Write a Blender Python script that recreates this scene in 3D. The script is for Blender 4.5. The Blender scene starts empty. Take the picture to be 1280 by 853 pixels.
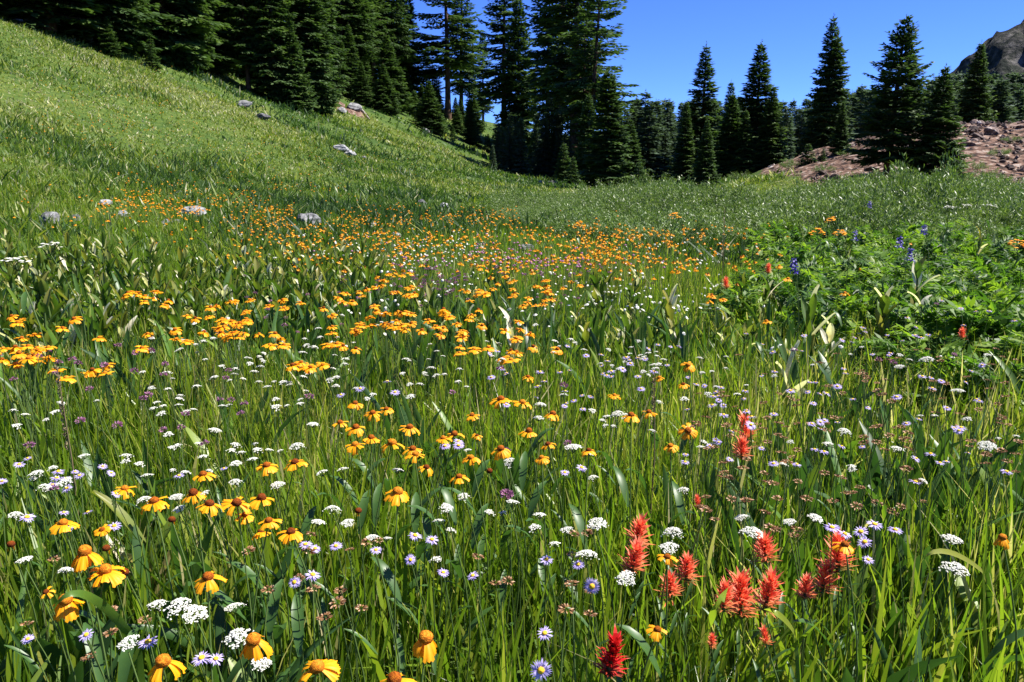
import bpy, math, random
import numpy as np
from mathutils import Matrix, Vector

random.seed(11)
RNG = np.random.default_rng(7)
SC = bpy.context.scene
COL = SC.collection
PI = math.pi

# ------------------------------------------------------------------ helpers
def link(o):
    COL.objects.link(o)
    return o

def tag(o, label=None, cat=None, group=None, kind=None):
    if label: o['label'] = label
    if cat: o['category'] = cat
    if group: o['group'] = group
    if kind: o['kind'] = kind
    return o

def empty(name, loc):
    o = bpy.data.objects.new(name, None)
    o.empty_display_size = 0.05
    o.location = loc
    return link(o)

def mesh_np(name, V, F, mats, tint=None, midx=None, smooth=False):
    """V (n,3), F (m,k) array of constant k."""
    me = bpy.data.meshes.new(name)
    V = np.ascontiguousarray(V, dtype=np.float32); F = np.ascontiguousarray(F, dtype=np.int32)
    m, k = F.shape
    me.vertices.add(len(V)); me.vertices.foreach_set('co', V.ravel())
    me.loops.add(m*k); me.loops.foreach_set('vertex_index', F.ravel())
    me.polygons.add(m)
    me.polygons.foreach_set('loop_start', np.arange(0, m*k, k, dtype=np.int32))
    me.polygons.foreach_set('loop_total', np.full(m, k, dtype=np.int32))
    if midx is not None: me.polygons.foreach_set('material_index', np.asarray(midx, dtype=np.int32))
    me.polygons.foreach_set('use_smooth', np.full(m, bool(smooth)))
    for mt in mats: me.materials.append(mt)
    if tint is not None:
        a = me.attributes.new('tint', 'FLOAT', 'POINT')
        a.data.foreach_set('value', np.ascontiguousarray(tint, dtype=np.float32))
    me.update(calc_edges=True)
    return me

class MB:
    """collects faces for ONE mesh"""
    def __init__(s): s.v=[]; s.f=[]; s.m=[]; s.t=[]; s.s=[]
    def add(s, verts, faces, mat=0, tint=0.5, M=None, smooth=False):
        b=len(s.v)
        for i,p in enumerate(verts):
            p=Vector(p)
            if M is not None: p=M@p
            s.v.append(p[:]); s.t.append(tint[i] if hasattr(tint,'__len__') else tint)
        for f in faces:
            s.f.append([b+i for i in f]); s.m.append(mat); s.s.append(smooth)
    def grid(s, rows, mat=0, tint=0.5, M=None, smooth=True, close=False):
        nr=len(rows); nc=len(rows[0]); vs=[p for r in rows for p in r]; fs=[]
        for i in range(nr-1):
            for j in range(nc if close else nc-1):
                k=(j+1)%nc
                fs.append((i*nc+j, i*nc+k, (i+1)*nc+k, (i+1)*nc+j))
        s.add(vs, fs, mat, tint, M, smooth)
    def tube(s, pts, rads, n=6, mat=0, tint=0.5, M=None):
        rows=[]; pts=[Vector(p) for p in pts]
        for i,p in enumerate(pts):
            d=(pts[min(i+1,len(pts)-1)]-pts[max(i-1,0)]).normalized()
            a=d.orthogonal().normalized() if abs(d.z)<.98 else Vector((1,0,0))
            a=(a-d*a.dot(d)).normalized(); b=d.cross(a)
            rows.append([p+(a*math.cos(q*2*PI/n)+b*math.sin(q*2*PI/n))*rads[i] for q in range(n)])
        s.grid(rows, mat, tint, M, True, True)
    def mesh(s, name, mats):
        me=bpy.data.meshes.new(name); me.from_pydata(s.v, [], s.f)
        for mt in mats: me.materials.append(mt)
        me.polygons.foreach_set('material_index', s.m)
        me.polygons.foreach_set('use_smooth', s.s)
        a=me.attributes.new('tint','FLOAT','POINT'); a.data.foreach_set('value', s.t)
        me.update(); return me

def obj(name, me, parent=None, M=None):
    o = bpy.data.objects.new(name, me)
    if parent is not None: o.parent = parent
    if M is not None: o.matrix_basis = M
    return link(o)

def vnoise(x, y, sc, seed=0):
    x = np.asarray(x, float)/sc; y = np.asarray(y, float)/sc
    xi = np.floor(x); yi = np.floor(y); fx = x-xi; fy = y-yi
    fx = fx*fx*(3-2*fx); fy = fy*fy*(3-2*fy)
    def h(a, b):
        q = np.sin(a*127.1+b*311.7+seed*74.7)*43758.5453
        return q-np.floor(q)
    return (h(xi,yi)*(1-fx)+h(xi+1,yi)*fx)*(1-fy)+(h(xi,yi+1)*(1-fx)+h(xi+1,yi+1)*fx)*fy

def fbm(x, y, sc, seed=0, n=4):
    r = 0; a = .5; tot = 0
    for i in range(n):
        r = r+a*vnoise(x, y, sc, seed+i*13); tot += a; a *= .5; sc *= .5
    return r/tot

def sstep(a, b, x):
    t = np.clip((x-a)/(b-a), 0, 1); return t*t*(3-2*t)

# ------------------------------------------------------------------ camera model (1280 wide reference)
FPX = 1000.0
PITCH = math.atan(226.5/FPX)
CP, SP = math.cos(PITCH), math.sin(PITCH)

def H(x, y):
    x = np.asarray(x, float); y = np.asarray(y, float)
    z = -0.016*np.clip(y-10, 0, 80)
    x0 = -9+0.13*(np.clip(y, -20, 220)-13)
    t = x0-x
    w = 3.0
    sp = w*np.logaddexp(0, t/w)
    sp = np.where(sp > 90, 90+(sp-90)*.35, sp)
    z = z+0.40*sp
    bump = np.clip(sp/6, 0, 1)
    z = z+bump*(fbm(x, y, 14, 3, 3)-.5)*1.3
    z = z+(fbm(x, y, 5, 5, 3)-.5)*.16*sstep(3, 12, y)
    M = 4.2*sstep(10, 28, x)
    z = z+M*np.exp(-((y-52)/11.5)**2)*(.86+.28*fbm(x, y, 7, 9, 3))
    # far land beyond the wood
    far = sstep(150, 700, np.hypot(x, y))
    z = z+far*(fbm(x, y, 160, 21, 3)-.3)*14+sstep(105, 330, y)*13*sstep(-40, 40, x)
    return z
Z0 = float(H(0, 0.0))
CAM = np.array([0, 0, Z0+1.30])

def ray(px, py):
    u = (np.asarray(px, float)-640)/FPX; v = -(np.asarray(py, float)-426.5)/FPX
    return np.stack([u, CP+SP*v, -SP+CP*v], -1)

def hit(px, py, hh=0.0, tmax=260.0):
    """world point on the ground (or hh above it) under photo pixels"""
    d = ray(np.atleast_1d(px), np.atleast_1d(py)); n = len(d)
    hh = np.broadcast_to(hh, (n,))
    ts = np.geomspace(.5, tmax, 240)
    best = np.full(n, tmax); done = np.zeros(n, bool); prev = np.full(n, .5)
    for t in ts:
        p = CAM+d*t
        below = (p[:, 2]-H(p[:, 0], p[:, 1])-hh < 0) & ~done
        best[below] = t; done |= below
        prev = np.where(done, prev, t)
    lo = np.where(done, prev, tmax); hi = best.copy()
    for _ in range(18):
        mid = (lo+hi)/2; p = CAM+d*mid[:, None]
        b = p[:, 2]-H(p[:, 0], p[:, 1])-hh < 0
        hi = np.where(b, mid, hi); lo = np.where(b, lo, mid)
    return CAM+d*hi[:, None]

def project(P):
    P = np.atleast_2d(P)-CAM
    depth = P[:, 1]*CP-P[:, 2]*SP
    up = P[:, 1]*SP+P[:, 2]*CP
    return 640+FPX*P[:, 0]/depth, 426.5-FPX*up/depth, depth

# ------------------------------------------------------------------ materials
def new_mat(name):
    m = bpy.data.materials.new(name); m.use_nodes = True
    nt = m.node_tree; nt.nodes.clear()
    out = nt.nodes.new('ShaderNodeOutputMaterial')
    return m, nt, out

def ramp(nt, stops):
    r = nt.nodes.new('ShaderNodeValToRGB')
    e = r.color_ramp.elements
    while len(e) > 1: e.remove(e[-1])
    e[0].position = stops[0][0]; e[0].color = (*stops[0][1], 1)
    for p, c in stops[1:]:
        q = e.new(p); q.color = (*c, 1)
    return r

def leaf_mat(name, stops, rough=.45, spec=.4, transl=.35, tscale=(1.25, 1.35, .7), noise=.0, nscale=60, bump=0, bscale=300):
    m, nt, out = new_mat(name)
    a = nt.nodes.new('ShaderNodeAttribute'); a.attribute_name = 'tint'
    r = ramp(nt, stops)
    if noise:
        n = nt.nodes.new('ShaderNodeTexNoise'); n.inputs['Scale'].default_value = nscale; n.inputs['Detail'].default_value = 3
        tc = nt.nodes.new('ShaderNodeTexCoord'); nt.links.new(tc.outputs['Object'], n.inputs['Vector'])
        s = nt.nodes.new('ShaderNodeMath'); s.operation = 'MULTIPLY_ADD'
        s.inputs[1].default_value = noise; s.inputs[2].default_value = -noise*.5
        nt.links.new(n.outputs[0], s.inputs[0])
        ad = nt.nodes.new('ShaderNodeMath'); ad.operation = 'ADD'
        nt.links.new(a.outputs['Fac'], ad.inputs[0]); nt.links.new(s.outputs[0], ad.inputs[1])
        nt.links.new(ad.outputs[0], r.inputs[0])
    else:
        nt.links.new(a.outputs['Fac'], r.inputs[0])
    p = nt.nodes.new('ShaderNodeBsdfPrincipled')
    p.inputs['Roughness'].default_value = rough
    p.inputs['Specular IOR Level'].default_value = spec
    nt.links.new(r.outputs[0], p.inputs['Base Color'])
    if bump:
        v = nt.nodes.new('ShaderNodeTexVoronoi'); v.inputs['Scale'].default_value = bscale
        tc2 = nt.nodes.new('ShaderNodeTexCoord'); nt.links.new(tc2.outputs['Object'], v.inputs['Vector'])
        b = nt.nodes.new('ShaderNodeBump'); b.inputs['Strength'].default_value = bump; b.inputs['Distance'].default_value = .001
        nt.links.new(v.outputs['Distance'], b.inputs['Height']); nt.links.new(b.outputs[0], p.inputs['Normal'])
    if transl > 0:
        t = nt.nodes.new('ShaderNodeBsdfTranslucent')
        mul = nt.nodes.new('ShaderNodeMix'); mul.data_type = 'RGBA'; mul.blend_type = 'MULTIPLY'
        mul.inputs[0].default_value = 1
        nt.links.new(r.outputs[0], mul.inputs[6]); mul.inputs[7].default_value = (*tscale, 1)
        nt.links.new(mul.outputs[2], t.inputs['Color'])
        mx = nt.nodes.new('ShaderNodeMixShader'); mx.inputs[0].default_value = transl
        nt.links.new(p.outputs[0], mx.inputs[1]); nt.links.new(t.outputs[0], mx.inputs[2])
        nt.links.new(mx.outputs[0], out.inputs[0])
    else:
        nt.links.new(p.outputs[0], out.inputs[0])
    return m

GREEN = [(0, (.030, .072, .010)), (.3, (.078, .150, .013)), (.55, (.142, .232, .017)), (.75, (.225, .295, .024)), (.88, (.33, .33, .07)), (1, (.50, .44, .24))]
M_grass = leaf_mat('grass_blade', GREEN, .36, .5, .50)
M_broad = leaf_mat('broad_leaf', [(0, (.022, .060, .014)), (.5, (.052, .118, .024)), (.8, (.10, .19, .02)), (1, (.18, .25, .03))], .42, .45, .34, noise=.25, nscale=40)
M_hill = leaf_mat('hill_herb', [(0, (.022, .055, .012)), (.3, (.055, .115, .018)), (.55, (.105, .175, .022)), (.75, (.175, .225, .030)), (.9, (.21, .25, .03)), (1, (.46, .44, .26))], .5, .35, .38)
M_lily = leaf_mat('corn_lily_leaf', [(0, (.02, .055, .012)), (.4, (.055, .12, .016)), (.65, (.12, .18, .02)), (.8, (.26, .24, .05)), (.9, (.45, .36, .18)), (1, (.78, .74, .58))], .42, .45, .38, noise=.2, nscale=25)
M_herb = leaf_mat('fern_leaf', [(0, (.035, .090, .012)), (.5, (.10, .205, .018)), (1, (.21, .31, .028))], .5, .3, .5)
M_willow = leaf_mat('willow_leaf', [(0, (.045, .092, .018)), (.5, (.115, .185, .036)), (.85, (.21, .28, .085)), (1, (.40, .45, .27))], .42, .42, .3)
M_stem = leaf_mat('green_stem', [(0, (.03, .06, .015)), (1, (.11, .17, .04))], .5, .3, 0)
M_dry = leaf_mat('dry_stem', [(0, (.10, .07, .03)), (1, (.42, .36, .2))], .6, .2, 0)
M_petal = leaf_mat('orange_yellow_petal', [(0, (.82, .25, .004)), (.5, (.88, .355, .006)), (1, (.92, .46, .012))], .5, .25, .30, (1.05, 1.0, .8), noise=.25, nscale=120)
M_disk = leaf_mat('flower_disk', [(0, (.055, .012, .005)), (.4, (.20, .045, .006)), (.75, (.45, .13, .008)), (1, (.62, .27, .02))], .8, .1, 0, noise=.3, nscale=500, bump=1.0, bscale=900)
M_white = leaf_mat('white_floret', [(0, (.42, .44, .30)), (.5, (.68, .67, .58)), (1, (.80, .79, .73))], .6, .2, .2, (1, 1, 1))
M_lav = leaf_mat('lavender_petal', [(0, (.28, .20, .55)), (.5, (.48, .40, .74)), (1, (.66, .58, .82))], .6, .2, .3, (1, 1, 1.05))
M_yel = leaf_mat('yellow_disk', [(0, (.5, .24, .02)), (1, (.85, .55, .03))], .7, .2, 0)
M_purp = leaf_mat('mauve_floret', [(0, (.16, .055, .11)), (.5, (.32, .13, .23)), (1, (.54, .30, .43))], .6, .2, .2, (1, 1, 1))
M_brown = leaf_mat('faded_floret', [(0, (.13, .06, .025)), (.5, (.33, .17, .075)), (1, (.62, .45, .3))], .7, .15, .1, (1, 1, 1))
M_red = leaf_mat('scarlet_bract', [(0, (.16, .18, .03)), (.25, (.62, .20, .07)), (.5, (.86, .15, .07)), (.8, (.90, .27, .15)), (1, (.88, .74, .46))], .5, .25, .35, (1.05, .9, .8))
M_darkred = leaf_mat('crimson_bract', [(0, (.16, .10, .03)), (.25, (.35, .06, .03)), (.5, (.50, .010, .012)), (.8, (.62, .02, .015)), (1, (.7, .4, .25))], .5, .25, .25, (1.05, .8, .8))
M_blue = leaf_mat('violet_blue_petal', [(0, (.025, .015, .16)), (1, (.07, .05, .40))], .5, .3, .2, (1, 1, 1))
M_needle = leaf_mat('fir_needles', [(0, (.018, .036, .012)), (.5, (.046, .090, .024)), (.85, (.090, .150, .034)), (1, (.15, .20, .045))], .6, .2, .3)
M_needle_hazed = leaf_mat('hazed_fir_needles', [(0, (.038, .066, .042)), (.5, (.070, .112, .068)), (1, (.115, .165, .095))], .7, .15, .25)  # paler and bluer than the near needles: distance haze put into the colour

def bark_mat(name, c0, c1):
    m, nt, out = new_mat(name)
    tc = nt.nodes.new('ShaderNodeTexCoord'); mp = nt.nodes.new('ShaderNodeMapping'); mp.inputs['Scale'].default_value = (9, 9, 1.6)
    n = nt.nodes.new('ShaderNodeTexNoise'); n.inputs['Scale'].default_value = 1.0; n.inputs['Detail'].default_value = 6
    nt.links.new(tc.outputs['Object'], mp.inputs[0]); nt.links.new(mp.outputs[0], n.inputs['Vector'])
    r = ramp(nt, [(.35, c0), (.65, c1)]); nt.links.new(n.outputs[0], r.inputs[0])
    p = nt.nodes.new('ShaderNodeBsdfPrincipled'); p.inputs['Roughness'].default_value = .9; p.inputs['Specular IOR Level'].default_value = .1
    b = nt.nodes.new('ShaderNodeBump'); b.inputs['Strength'].default_value = .7; b.inputs['Distance'].default_value = .04
    nt.links.new(n.outputs[0], b.inputs['Height']); nt.links.new(b.outputs[0], p.inputs['Normal'])
    nt.links.new(r.outputs[0], p.inputs['Base Color']); nt.links.new(p.outputs[0], out.inputs[0])
    return m
M_bark = bark_mat('fir_bark', (.035, .024, .018), (.14, .085, .058))
M_deadwood = bark_mat('dead_wood', (.12, .10, .085), (.40, .37, .33))

def rock_mat(name, stops, sc=3.0, bump=.6):
    m, nt, out = new_mat(name)
    tc = nt.nodes.new('ShaderNodeTexCoord')
    n = nt.nodes.new('ShaderNodeTexNoise'); n.inputs['Scale'].default_value = sc; n.inputs['Detail'].default_value = 8; n.inputs['Roughness'].default_value = .65
    nt.links.new(tc.outputs['Object'], n.inputs['Vector'])
    oi = nt.nodes.new('ShaderNodeObjectInfo')
    ad = nt.nodes.new('ShaderNodeMath'); ad.operation = 'MULTIPLY_ADD'; ad.inputs[1].default_value = .3; 
    nt.links.new(oi.outputs['Random'], ad.inputs[0])
    sb = nt.nodes.new('ShaderNodeMath'); sb.operation = 'SUBTRACT'; sb.inputs[1].default_value = .15
    nt.links.new(n.outputs[0], sb.inputs[0]); nt.links.new(sb.outputs[0], ad.inputs[2])
    r = ramp(nt, stops); nt.links.new(ad.outputs[0], r.inputs[0])
    p = nt.nodes.new('ShaderNodeBsdfPrincipled'); p.inputs['Roughness'].default_value = .85; p.inputs['Specular IOR Level'].default_value = .2
    b = nt.nodes.new('ShaderNodeBump'); b.inputs['Strength'].default_value = bump; b.inputs['Distance'].default_value = .05
    nt.links.new(n.outputs[0], b.inputs['Height']); nt.links.new(b.outputs[0], p.inputs['Normal'])
    nt.links.new(r.outputs[0], p.inputs['Base Color']); nt.links.new(p.outputs[0], out.inputs[0])
    return m
M_rock = rock_mat('grey_granite', [(.3, (.045, .046, .048)), (.45, (.12, .12, .122)), (.58, (.21, .21, .21)), (.74, (.36, .36, .35))])
M_redrock = rock_mat('red_brown_stone', [(.3, (.04, .030, .027)), (.5, (.12, .082, .068)), (.62, (.23, .17, .145)), (.72, (.46, .43, .40))], 2.2)

def ground_mat():
    m, nt, out = new_mat('meadow_soil')
    N = nt.nodes; L = nt.links
    tc = N.new('ShaderNodeTexCoord')
    def noise(s, d=5):
        n = N.new('ShaderNodeTexNoise'); n.inputs['Scale'].default_value = s; n.inputs['Detail'].default_value = d
        L.new(tc.outputs['Object'], n.inputs['Vector']); return n
    n1 = noise(.16); n2 = noise(5.0, 8)
    mixn = N.new('ShaderNodeMath'); mixn.operation = 'MULTIPLY_ADD'; mixn.inputs[1].default_value = .55
    L.new(n2.outputs[0], mixn.inputs[0])
    h = N.new('ShaderNodeMath'); h.operation = 'MULTIPLY'; h.inputs[1].default_value = .5; L.new(n1.outputs[0], h.inputs[0]); L.new(h.outputs[0], mixn.inputs[2])
    g = ramp(N and nt, [(.32, (.016, .034, .008)), (.46, (.036, .070, .014)), (.58, (.070, .105, .02)), (.72, (.115, .115, .03))])
    L.new(mixn.outputs[0], g.inputs[0])
    # bare dirt and rubble
    n3 = noise(2.6, 10); n4 = noise(.35, 4)
    rr = ramp(nt, [(.36, (.026, .018, .014)), (.46, (.092, .054, .039)), (.55, (.170, .104, .074)), (.68, (.32, .27, .23))])
    L.new(n3.outputs[0], rr.inputs[0])
    a = N.new('ShaderNodeAttribute'); a.attribute_name = 'tint'
    ms = N.new('ShaderNodeMath'); ms.operation = 'MULTIPLY_ADD'; ms.inputs[1].default_value = .9; ms.inputs[2].default_value = -.45
    L.new(n4.outputs[0], ms.inputs[0])
    ad = N.new('ShaderNodeMath'); ad.operation = 'ADD'; L.new(a.outputs['Fac'], ad.inputs[0]); L.new(ms.outputs[0], ad.inputs[1])
    st = ramp(nt, [(.44, (0, 0, 0)), (.56, (1, 1, 1))]); L.new(ad.outputs[0], st.inputs[0])
    mx = N.new('ShaderNodeMix'); mx.data_type = 'RGBA'; L.new(st.outputs[0], mx.inputs[0]); L.new(g.outputs[0], mx.inputs[6]); L.new(rr.outputs[0], mx.inputs[7])
    p = N.new('ShaderNodeBsdfPrincipled'); p.inputs['Roughness'].default_value = .95; p.inputs['Specular IOR Level'].default_value = .1
    L.new(mx.outputs[2], p.inputs['Base Color'])
    b = N.new('ShaderNodeBump'); b.inputs['Strength'].default_value = 1.0; b.inputs['Distance'].default_value = .2
    L.new(n3.outputs[0], b.inputs['Height']); L.new(b.outputs[0], p.inputs['Normal'])
    L.new(p.outputs[0], out.inputs[0])
    return m
M_ground = ground_mat()

# ------------------------------------------------------------------ ground and mountain
def rubble(x, y):
    m = sstep(14.6, 17.6, x-.06*(y-45))*sstep(26, 33, y+.28*(x-17))*(1-sstep(60, 70, y))
    # bare dirt scars on the left slope
    for cx, cy, r in SCARS: m = np.maximum(m, .75*(1-sstep(r*.4, r, np.hypot(x-cx, (y-cy)*.5))))
    return m
SCARS = []
for px, py, r in ((440, 139, 3.2), (476, 126, 2.6), (488, 288, .5), (415, 125, 2.0)):
    q = hit(px, py)[0]; SCARS.append((q[0], q[1], r))

def axis(lo, hi, step, far, n):
    core = np.arange(lo, hi+1e-6, step)
    g = np.geomspace(step*1.5, far, n)
    return np.concatenate([(lo-g)[::-1], core, hi+g])
gx = axis(-46, 50, .55, 2600, 34); gy = axis(-4, 112, .55, 2800, 34)
X, Y = np.meshgrid(gx, gy)
Zg = H(X, Y)
rub = rubble(X, Y)
Zg = Zg+np.clip(rub, 0, 1)*(fbm(X, Y, 2.8, 31, 4)-.5)*.7
nx, ny = len(gx), len(gy)
idx = np.arange(nx*ny).reshape(ny, nx)
F = np.stack([idx[:-1, :-1], idx[:-1, 1:], idx[1:, 1:], idx[1:, :-1]], -1).reshape(-1, 4)
ground = obj('ground', mesh_np('ground', np.stack([X, Y, Zg], -1).reshape(-1, 3), F, [M_ground], tint=rub.ravel(), smooth=True))
tag(ground, kind='structure')

def mountain_mat():
    m, nt, out = new_mat('mountain_rock')
    N = nt.nodes; L = nt.links
    tc = N.new('ShaderNodeTexCoord')
    n = N.new('ShaderNodeTexNoise'); n.inputs['Scale'].default_value = .12; n.inputs['Detail'].default_value = 12; n.inputs['Roughness'].default_value = .65
    L.new(tc.outputs['Object'], n.inputs['Vector'])
    r = ramp(nt, [(.40, (.013, .018, .014)), (.48, (.030, .034, .028)), (.54, (.062, .060, .054)), (.64, (.125, .12, .112))]); L.new(n.outputs[0], r.inputs[0])
    a = N.new('ShaderNodeAttribute'); a.attribute_name = 'tint'
    g = ramp(nt, [(.4, (.06, .10, .028)), (.6, (.11, .145, .05))]); L.new(n.outputs[0], g.inputs[0])
    mx = N.new('ShaderNodeMix'); mx.data_type = 'RGBA'; L.new(a.outputs['Fac'], mx.inputs[0]); L.new(r.outputs[0], mx.inputs[6]); L.new(g.outputs[0], mx.inputs[7])
    p = N.new('ShaderNodeBsdfPrincipled'); p.inputs['Roughness'].default_value = .95; p.inputs['Specular IOR Level'].default_value = .1
    L.new(mx.outputs[2], p.inputs['Base Color'])
    b = N.new('ShaderNodeBump'); b.inputs['Strength'].default_value = 1; b.inputs['Distance'].default_value = 4
    L.new(n.outputs[0], b.inputs['Height']); L.new(b.outputs[0], p.inputs['Normal']); L.new(p.outputs[0], out.inputs[0])
    return m
mxs = np.linspace(190, 760, 230); mys = np.linspace(330, 900, 150)
X, Y = np.meshgrid(mxs, mys)
prof = np.interp(X, [190, 236, 262, 283, 303, 320, 360, 430, 520, 640, 760], [-12, 6, 28, 52, 66, 79, 108, 150, 165, 120, -12])
cs = np.exp(-((Y-525)/(105+.12*(X-280)))**2)
cr = fbm(X, Y, 42, 51, 5)-.5; cr2 = fbm(X, Y, 11, 57, 3)-.5
Zm = -14+(prof+14)*cs+cs*(cr*30+(.5-np.abs(cr2)*2)*9+(.5-np.abs(fbm(X, Y, 23, 63, 4)-.5)*4)*9)*sstep(215, 300, X)
idx = np.arange(X.size).reshape(X.shape)
F = np.stack([idx[:-1, :-1], idx[:-1, 1:], idx[1:, 1:], idx[1:, :-1]], -1).reshape(-1, 4)
grn = sstep(52, 36, Zm)*sstep(.42, .6, fbm(X, Y, 60, 77, 3)+.18)
mt = obj('mountain', mesh_np('mountain', np.stack([X, Y, Zm], -1).reshape(-1, 3), F, [mountain_mat()], tint=grn.ravel(), smooth=True))
tag(mt, kind='structure')

# ------------------------------------------------------------------ conifers
def conifer(seed, Ht, R, base, gap, per, clump=.16, dens=1.0, droop=-.1, prof=0.8, sparse=0., lean=0., trunk_r=None, dead=0, twin=None, wide_noise=.25, mat=None, limb=True, smallq=1.0):
    """-> (trunk mesh, crown mesh); trunk foot at the origin, real metres"""
    rnd = random.Random(seed); g = np.random.default_rng(seed)
    trunk_r = trunk_r or Ht*.016
    T = MB(); Q = []; tt = []
    def axis_pt(z, ln=lean, tw=0.): 
        return Vector((ln*z*z/Ht + tw, .25*ln*z, z))
    def sprays(p0, d, up, L, r):
        """flat drooping foliage along a branch"""
        side = d.cross(Vector((0, 0, 1))).normalized()
        n = max(3, int(L/(clump*.62)*dens*1.7))
        for i in range(n):
            s = .12+.88*(i+rnd.random())/n
            p = p0+d*L*s+Vector((0, 0, up*L*s*s))
            wl = (L*.46*(1-s)**.8+clump*1.2)*(.6+.7*rnd.random())
            for sg in (-1, 1):
                if rnd.random() < sparse*.35: continue
                dr = (d*(.55+.5*rnd.random())+side*sg*(.8+.4*rnd.random())+Vector((0, 0, -.28+.35*rnd.random()))).normalized()
                k = max(1, int(wl/(clump*1.15)))
                for q in range(k):
                    a = p+dr*(wl*q/k); b = p+dr*(wl*(q+1.15)/k)
                    w = clump*smallq*(.26+.24*rnd.random())
                    nrm = Vector((rnd.uniform(-.8, .8), rnd.uniform(-.8, .8), 1)).normalized()
                    sd = dr.cross(nrm).normalized()*w
                    jit = Vector((rnd.uniform(-1, 1), rnd.uniform(-1, 1), rnd.uniform(-1.1, .6)))*clump*.35
                    a = a+jit*.5; b = b+jit
                    m = a*.55+b*.45
                    Q.append((a[:], (m+sd)[:], b[:], (m-sd)[:]))
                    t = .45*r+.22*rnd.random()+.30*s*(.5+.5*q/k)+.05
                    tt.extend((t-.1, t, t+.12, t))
    def stem(zb, zt, tw, scale):
        z = zb
        while z < zt-.02*Ht:
            f = (z-zb)/(zt-zb)
            fr = max(0, 1-f)
            L0 = R*scale*(fr**prof)*(.35+.65*min(1, (f+.10)/.18))
            nb = max(3, int(per*(.6+.5*fr)+.5))
            a0 = rnd.random()*7
            for b in range(nb):
                if rnd.random() < sparse*(.45+.5*fr): continue
                an = a0+b*2*PI/nb+rnd.uniform(-.4, .4)
                L = L0*(1-wide_noise+2*wide_noise*rnd.random())+.005*Ht
                el = droop*(fr**1.0)+.75*(f**2.2)+rnd.uniform(-.15, .15)
                d = Vector((math.cos(an)*math.cos(el), math.sin(an)*math.cos(el), math.sin(el)))
                p0 = axis_pt(z+rnd.uniform(-.4, .4)*gap, lean, tw)
                up = rnd.uniform(-.06, .30)
                sprays(p0, d, up, L, rnd.random())
                if limb and L > .5:
                    T.tube([p0, p0+d*L*.5+Vector((0, 0, up*L*.25)), p0+d*L*.9+Vector((0, 0, up*L*.8))], [trunk_r*.16*(.4+fr), trunk_r*.11*(.4+fr), .004], 3, 0)
            z += gap*(.7+.6*rnd.random())*(.55+.45*fr)
        # leader
        p = axis_pt(zt+.03*Ht, lean, tw)
        T.tube([axis_pt(zt-.05*Ht, lean, tw), p], [.02, .006], 3, 0)
        for q in range(14):
            a = p-Vector((0, 0, (q)*.022*Ht*.4)); an = rnd.random()*7; l = .005*Ht+.0055*Ht*q*.5
            d = Vector((math.cos(an)*l, math.sin(an)*l, l*.8)); sd = d.cross(Vector((rnd.random(), rnd.random(), 1))).normalized()*clump*.22
            m = a+d*.5; Q.append((a[:], (m+sd)[:], (a+d)[:], (m-sd)[:])); tt.extend((.4, .5, .6, .5))
    n = 9
    T.tube([axis_pt(Ht*i/n*.985) for i in range(n+1)], [trunk_r*(1.35 if i == 0 else 1)*(1-i/n)**.8+.008 for i in range(n+1)], 8, 0)
    stem(base*Ht, Ht, 0., 1.)
    if twin:
        off, hh = twin
        T.tube([axis_pt(Ht*.3), axis_pt(Ht*.45, lean, off), axis_pt(hh*Ht, lean, off*1.15)], [trunk_r*.6, trunk_r*.45, .01], 6, 0)
        stem(Ht*.42, hh*Ht, off, .75)
    for i in range(dead):
        z = rnd.uniform(.03, max(.05, base))*Ht*1.1; an = rnd.random()*7; L = R*rnd.uniform(.35, .8)
        p0 = axis_pt(z); d = Vector((math.cos(an), math.sin(an), rnd.uniform(-.7, -.1)))
        pts = [p0, p0+d*L*.5, p0+d*L+Vector((0, 0, -.1*L))]
        T.tube(pts, [.03, .018, .005], 4, 1)
        for q in range(3):
            e = p0+d*L*rnd.uniform(.3, .9); T.tube([e, e+Vector((rnd.uniform(-.3, .3), rnd.uniform(-.3, .3), rnd.uniform(-.4, .05)))*L*.7], [.012, .004], 3, 1)
    V = np.array(Q, dtype=np.float32).reshape(-1, 3); Fq = np.arange(len(V)).reshape(-1, 4)
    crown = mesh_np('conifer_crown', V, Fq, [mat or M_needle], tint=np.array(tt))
    trunk = T.mesh('conifer_trunk', [M_bark, M_deadwood])
    return trunk, crown, Ht, R

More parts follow.
